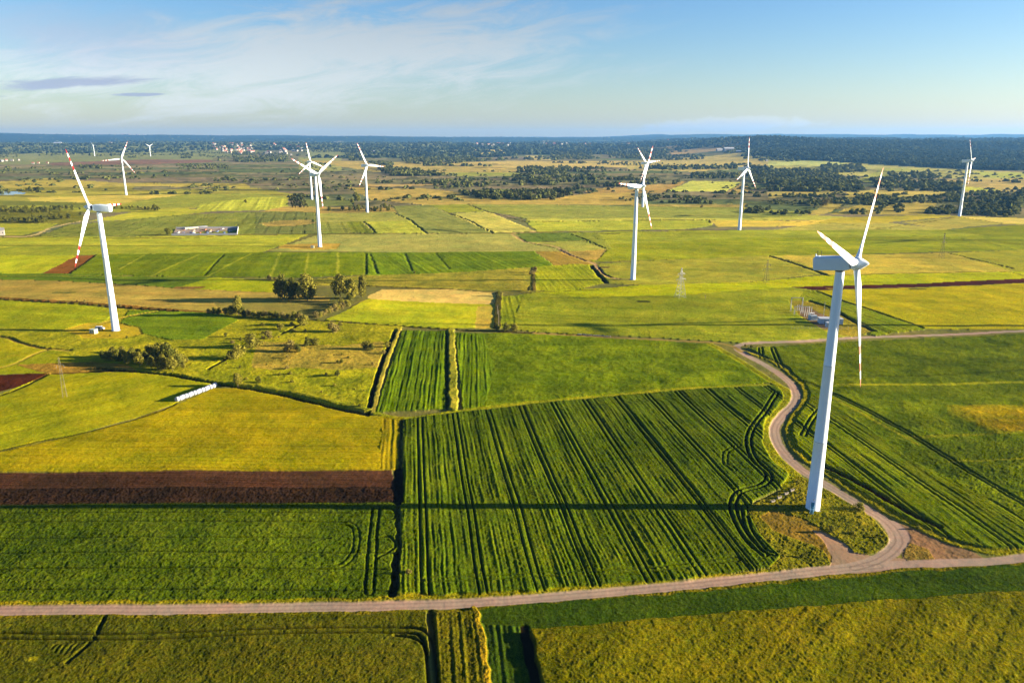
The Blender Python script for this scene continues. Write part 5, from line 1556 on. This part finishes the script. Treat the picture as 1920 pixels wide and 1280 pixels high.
def kiosk(px, py, d, wm_, rm_, rz, label, name='transformer_kiosk'):
    x, y, z = on_ground(px, py)
    k_ = thing(name, label, 'kiosk', (x, y, z), rz)
    b = MB()
    b.box((0, 0, d[2] / 2), d)
    link('wall', b.mesh('wall', [wm_]), k_)
    b = MB()
    b.box((0, 0, d[2] + .12), (d[0] + .3, d[1] + .3, .24), 0, 0, .94)
    link('roof', b.mesh('roof', [rm_]), k_)
    b = MB()
    b.box((-.2 * d[0], -d[1] / 2 - .03, d[2] * .46), (.9, .08, d[2] * .8))
    b.box((.22 * d[0], -d[1] / 2 - .03, d[2] * .46), (.9, .08, d[2] * .8))
    link('door', b.mesh('door', [flat_mat('grey_door', (.25, .3, .28))]), k_)
    return k_


GREENW = flat_mat('pale_green_wall', (0.46, 0.52, 0.36), rough=.8)
kiosk(176, 624, (4.2, 2.8, 2.6), GREENW, flat_mat('pale_green_roof', (.42, .52, .44), rough=.8), -.35, 'pale green transformer kiosk left of the red banded turbine foot')
kiosk(598 - 12, 465, (3.6, 2.6, 2.4), GREENW, ROOFG, .1, 'small pale kiosk at the foot of the turbine on the tan field')

# white van by the left turbine
x, y, z = on_ground(187, 616.5)
van = thing('white_van', 'white van parked behind the pale green kiosk at the left turbine', 'van', (x, y, z), .12)
prof = [(-2.6, .45), (-2.65, 1.2), (-2.5, 2.15), (-2.2, 2.3), (1.0, 2.3), (1.45, 2.15), (2.0, 1.35), (2.75, 1.1), (2.85, .8), (2.8, .45)]
b = MB()
b.rings([[(px_, s_, pz_) for px_, pz_ in prof] for s_ in (-.98, -.9, .9, .98)], smooth=False)
link('body', b.mesh('body', [flat_mat('van_white', (.75, .75, .78), rough=.3)]), van)
b = MB()
for s_ in (-1, 1):
    b.add([(1.0, s_ * .99, 1.35), (1.75, s_ * .99, 1.38), (1.35, s_ * .99, 2.0), (1.0, s_ * .99, 2.05)], [(0, 1, 2, 3)])
    b.add([(-.6, s_ * .99, .7), (.8, s_ * .99, .7), (.8, s_ * .99, 2.0), (-.6, s_ * .99, 2.0)], [(0, 1, 2, 3)])
b.add([(2.02, -.85, 1.38), (2.02, .85, 1.38), (1.5, .8, 2.15), (1.5, -.8, 2.15)], [(0, 1, 2, 3)])
link('window', b.mesh('window', [WIN]), van)
b = MB()
b.tube((0, -.12, 0), (0, .12, 0), .34, n=16)
WHL = b.mesh('wheel', [DARK])
for wx in (-1.8, 1.9):
    for s_ in (-1, 1):
        link('wheel', WHL, van, (wx, s_ * .92, .34))

for i, (px_, py_) in enumerate(((1449, 942), (1461, 935), (1474, 928), (1485, 922))):
    x, y, z = on_ground(px_, py_)
    b = MB()
    b.box((0, 0, .3), (1.7, .6, .55), 0, 0, .93)
    b.box((.6, 0, .75), (.5, .5, .16), 0)
    b.box((-.6, 0, .75), (.5, .5, .16), 0)
    link('concrete_block', b.mesh('concrete_block', [CONC]), None, (x, y, z + .2), .45,
         ('first', 'second', 'third', 'fourth')[i] + ' pale concrete block from the left in the line behind the largest turbine', 'concrete block', 'concrete blocks behind the largest turbine')
for i in range(20):
    k_ = i / 19
    x, y = G(1084 + 60 * k_ + RNG.uniform(-1, 1), 628 + 4.5 * k_)
    rng = np.random.default_rng(900 + i)
    b = MB()
    n = 8
    b.rings([[(rr * rng.uniform(.8, 1.15) * cos(2 * pi * j / n), rr * rng.uniform(.8, 1.15) * sin(2 * pi * j / n), zz_) for j in range(n)] for zz_, rr in ((0, .4), (.25, .5), (.5, .38), (.65, .15))])
    link('boulder', b.mesh('boulder', [flat_mat('pale_boulder', (.36, .33, .30), rough=.9, var=.3)]), None, (x, y + 1.5, tz(x, y) - .1), 0,
         'pale boulder in the line beside the farm track at mid picture', 'boulder', 'boulders along the farm track')


def pylon(px, py, H, label, w_=5.0, arms=((.62, 4.2), (.8, 3.2)), mat_=STEEL, thin=.13, rz=.4):
    x, y, z = on_ground(px, py)
    t_ = thing('lattice_pylon', label, 'pylon', (x, y, z), rz)
    b = MB()
    lv = 9
    wd = lambda k_: w_ * (1 - k_) ** 1.15 + .5
    zs = [H * (1 - (1 - i / lv) ** 1.2) for i in range(lv + 1)]
    cs = [(-1, -1), (1, -1), (1, 1), (-1, 1)]
    P_ = [[(c[0] * wd(z_ / H) / 2, c[1] * wd(z_ / H) / 2, z_) for c in cs] for z_ in zs]
    for i in range(lv):
        for c in range(4):
            b.tube(P_[i][c], P_[i + 1][c], thin, n=4, smooth=False)
            b.tube(P_[i][c], P_[i + 1][(c + 1) % 4], thin * .55, n=3, smooth=False)
            b.tube(P_[i][(c + 1) % 4], P_[i + 1][c], thin * .55, n=3, smooth=False)
    link('mast', b.mesh('mast', [mat_]), t_)
    for f_, l_ in arms:
        b = MB()
        for s_ in (-1, 1):
            for q in (-.4, .4):
                b.tube((0, q, f_ * H), (s_ * l_, 0, f_ * H + .15), thin * .7, n=4)
            b.tube((0, 0, f_ * H + 1.3), (s_ * l_, 0, f_ * H + .15), thin * .7, n=4)
            b.tube((s_ * l_, 0, f_ * H + .1), (s_ * l_, 0, f_ * H - 1.3), .12, n=5)
        link('cross_arm', b.mesh('cross_arm', [mat_]), t_)
    return t_


pylon(1275, 560, 23.5, 'pale lattice power pylon alone in the green field right of the central turbine', 6.0)
DKST = flat_mat('dark_weathered_steel', (0.16, 0.14, 0.10), rough=.8)
pylon(1436, 533, 20, 'thin dark lattice pylon behind the tan field, right of the pale one', 3.2, mat_=DKST, thin=.07)
pylon(1765, 484, 26, 'faint dark pylon standing on the tan field at the right', 3.2, mat_=DKST, thin=.08)
pylon(122, 745, 20, 'thin brown lattice pylon in the yellow-green meadow at the left', 1.3, mat_=DKST, thin=.03, arms=((.8, 1.6),))

POLEM = flat_mat('wood_pole', (0.25, 0.2, 0.15), rough=.9)
for px_, py_, hp, lb in ((1322, 563, 3.2, 'short pole in the green field right of the pale pylon'), (935, 612, 11, 'wooden double pole at the lower end of the field boundary'), (933, 590, 7, 'thin wooden pole halfway up the field boundary')):
    x, y, z = on_ground(px_, py_)
    t_ = thing('utility_pole', lb, 'pole', (x, y, z))
    b = MB()
    b.tube((0, 0, -.5), (0, 0, hp), .16, .11, n=8)
    link('pole', b.mesh('pole', [POLEM]), t_)
    b = MB()
    b.box((0, 0, hp - .5), (1.8, .12, .14))
    for q in (-.8, 0, .8):
        b.tube((q, 0, hp - .42), (q, 0, hp - .12), .07, n=6)
    link('cross_arm', b.mesh('cross_arm', [POLEM]), t_)

# ------------------------------------------------------------------ substation beyond the road
sxp, syp = G(1530, 600)
SUB = lambda px_, py_: on_ground(px_, py_)
x, y, z = SUB(1556, 607)
sb = thing('control_building', 'flat roofed blue-grey control building of the substation behind the big tower', 'building', (x, y, z), -.12)
b = MB()
b.box((0, 0, 1.7), (15, 6, 3.4))
link('wall', b.mesh('wall', [flat_mat('blue_grey_wall', (.42, .50, .60), rough=.8)]), sb)
b = MB()
b.box((0, 0, 3.5), (15.5, 6.5, .3))
link('roof', b.mesh('roof', [ROOFS]), sb)
b = MB()
b.box((-4, -3.03, 1.2), (1.2, .08, 2.2))
link('door', b.mesh('door', [flat_mat('grey_door', (.25, .3, .28))]), sb)
kiosk(1553, 614, (3.4, 3, 3), flat_mat('blue_grey_wall', (.42, .50, .60)), ROOFS, 0, 'small white cubicle in front of the substation building')
x, y, z = SUB(1523, 601)
tf = thing('power_transformer', 'large grey-blue power transformer left of the substation building', 'transformer', (x, y, z), .2)
TFM = flat_mat('transformer_grey', (.32, .40, .48), rough=.55)
b = MB()
b.box((0, 0, 1.9), (4.6, 2.6, 3.0))
b.box((0, 0, .25), (5.4, 3.4, .4))
link('tank', b.mesh('tank', [TFM]), tf)
b = MB()
for i in range(9):
    b.box((-2 + i * .5, -1.75, 1.8), (.12, .8, 2.4))
    b.box((-2 + i * .5, 1.75, 1.8), (.12, .8, 2.4))
link('radiator', b.mesh('radiator', [TFM]), tf)
b = MB()
b.tube((-2.4, .3, 4.5), (1.0, .3, 4.5), .5, n=14)
b.box((-1.6, .3, 3.8), (.15, .15, 1.0))
b.box((.4, .3, 3.8), (.15, .15, 1.0))
link('conservator', b.mesh('conservator', [flat_mat('pale_tank', (.6, .62, .64), rough=.5)]), tf)
PORC = flat_mat('brown_porcelain', (.22, .09, .05), rough=.3)
for q in (-1.2, 0, 1.2):
    b = MB()
    for i in range(6):
        b.tube((q, -.6, 3.4 + i * .26), (q, -.6, 3.5 + i * .26), .22, n=10)
    b.tube((q, -.6, 3.3), (q, -.6, 5.1), .09, n=8)
    link('bushing', b.mesh('bushing', [PORC]), tf)
for (px_, py_), lb in (((1505, 589), 'breaker with three insulator posts at the upper end of the substation'), ((1512, 594), 'breaker with three insulator posts in the middle of the substation'), ((1498, 584), 'disconnector posts under the low gantry of the substation'), ((1517, 588), 'white topped instrument posts beside the transformer')):
    x, y, z = SUB(px_, py_)
    e_ = thing('switchgear', lb, 'switchgear', (x, y, z), .3)
    for q in (-1.8, 0, 1.8):
        b = MB()
        b.box((q, 0, 1.2), (.3, .3, 2.4))
        link('post', b.mesh('post', [STEEL]), e_)
        b = MB()
        for i in range(6):
            b.tube((q, 0, 2.45 + i * .24), (q, 0, 2.57 + i * .24), .24, n=9)
        b.tube((q, 0, 2.4), (q, 0, 4.0), .1, n=8)
        b.tube((q, 0, 4.0), (q, 0, 4.4), .28, .2, n=8)
        link('insulator', b.mesh('insulator', [flat_mat('pale_porcelain', (.34, .32, .30), rough=.4)]), e_)


def gantry(pxa, pxb, py, H, label, thin=.16):
    a, c_ = G(pxa, py), G(pxb, py)
    x, y = (a[0] + c_[0]) / 2, (a[1] + c_[1]) / 2
    L2 = math.hypot(a[0] - c_[0], a[1] - c_[1]) / 2
    t_ = thing('gantry', label, 'gantry', (x, y, tz(x, y)), 0)
    for s_ in (-1, 1):
        b = MB()
        for q in (-.35, .35):
            b.tube((s_ * L2 + q, 0, 0), (s_ * L2 + q * .4, 0, H), thin, n=5)
        for i in range(6):
            b.tube((s_ * L2 - .33, 0, H * i / 6), (s_ * L2 + .3, 0, H * (i + 1) / 6), thin * .5, n=4)
        link('post', b.mesh('post', [STEEL]), t_)
    b = MB()
    for q in (-.3, .3):
        b.tube((-L2, q, H - .2), (L2, q, H - .2), thin, n=5)
    for i in range(8):
        b.tube((-L2 + 2 * L2 * i / 8, -.3, H - .2), (-L2 + 2 * L2 * (i + 1) / 8, .3, H - .2), thin * .5, n=4)
    link('beam', b.mesh('beam', [STEEL]), t_)


gantry(1482, 1503, 586, 10.5, 'tall steel portal gantry at the upper end of the substation')
gantry(1489, 1516, 592, 6.2, 'lower wide steel gantry inside the substation', .14)
x, y, z = SUB(1543, 603)
t_ = thing('lightning_mast', 'slim tapered lightning mast behind the substation building', 'mast', (x, y, z))
b = MB()
b.tube((0, 0, 0), (0, 0, 14), .16, .04, n=8)
link('mast_tube', b.mesh('mast_tube', [STEEL]), t_)
b = MB()
b.box((0, 0, .1), (1.0, 1.0, .4))
link('footing', b.mesh('footing', [CONC]), t_)
x, y, z = SUB(1540, 619)
fn = thing('wire_fence', 'thin wire fence along the front of the substation', 'fence', (x, y, z))
b = MB()
for i in range(-9, 10):
    b.tube((i * 2.2, 0, 0), (i * 2.2, 0, 2.1), .05, n=5)
link('post', b.mesh('post', [STEEL]), fn)
b = MB()
for q in (.6, 1.2, 1.9):
    b.tube((-19.8, 0, q), (19.8, 0, q), .025, n=4)
link('wire', b.mesh('wire', [STEEL]), fn)

# ------------------------------------------------------------------ air
hz = bpy.data.materials.new('haze_air')
hz.use_nodes = True
t = NT(hz.node_tree)
pv = t.n('ShaderNodeVolumePrincipled', {'Color': (0.17, 0.46, 1.0, 1), 'Density': 3.0e-5, 'Anisotropy': 0.2})
t.t.links.new(pv.outputs[0], t.n('ShaderNodeOutputMaterial').inputs['Volume'])
b = MB()
b.box((0, 8500, 220), (44000, 34000, 450))
link('haze', b.mesh('haze', [hz]), kind='stuff')
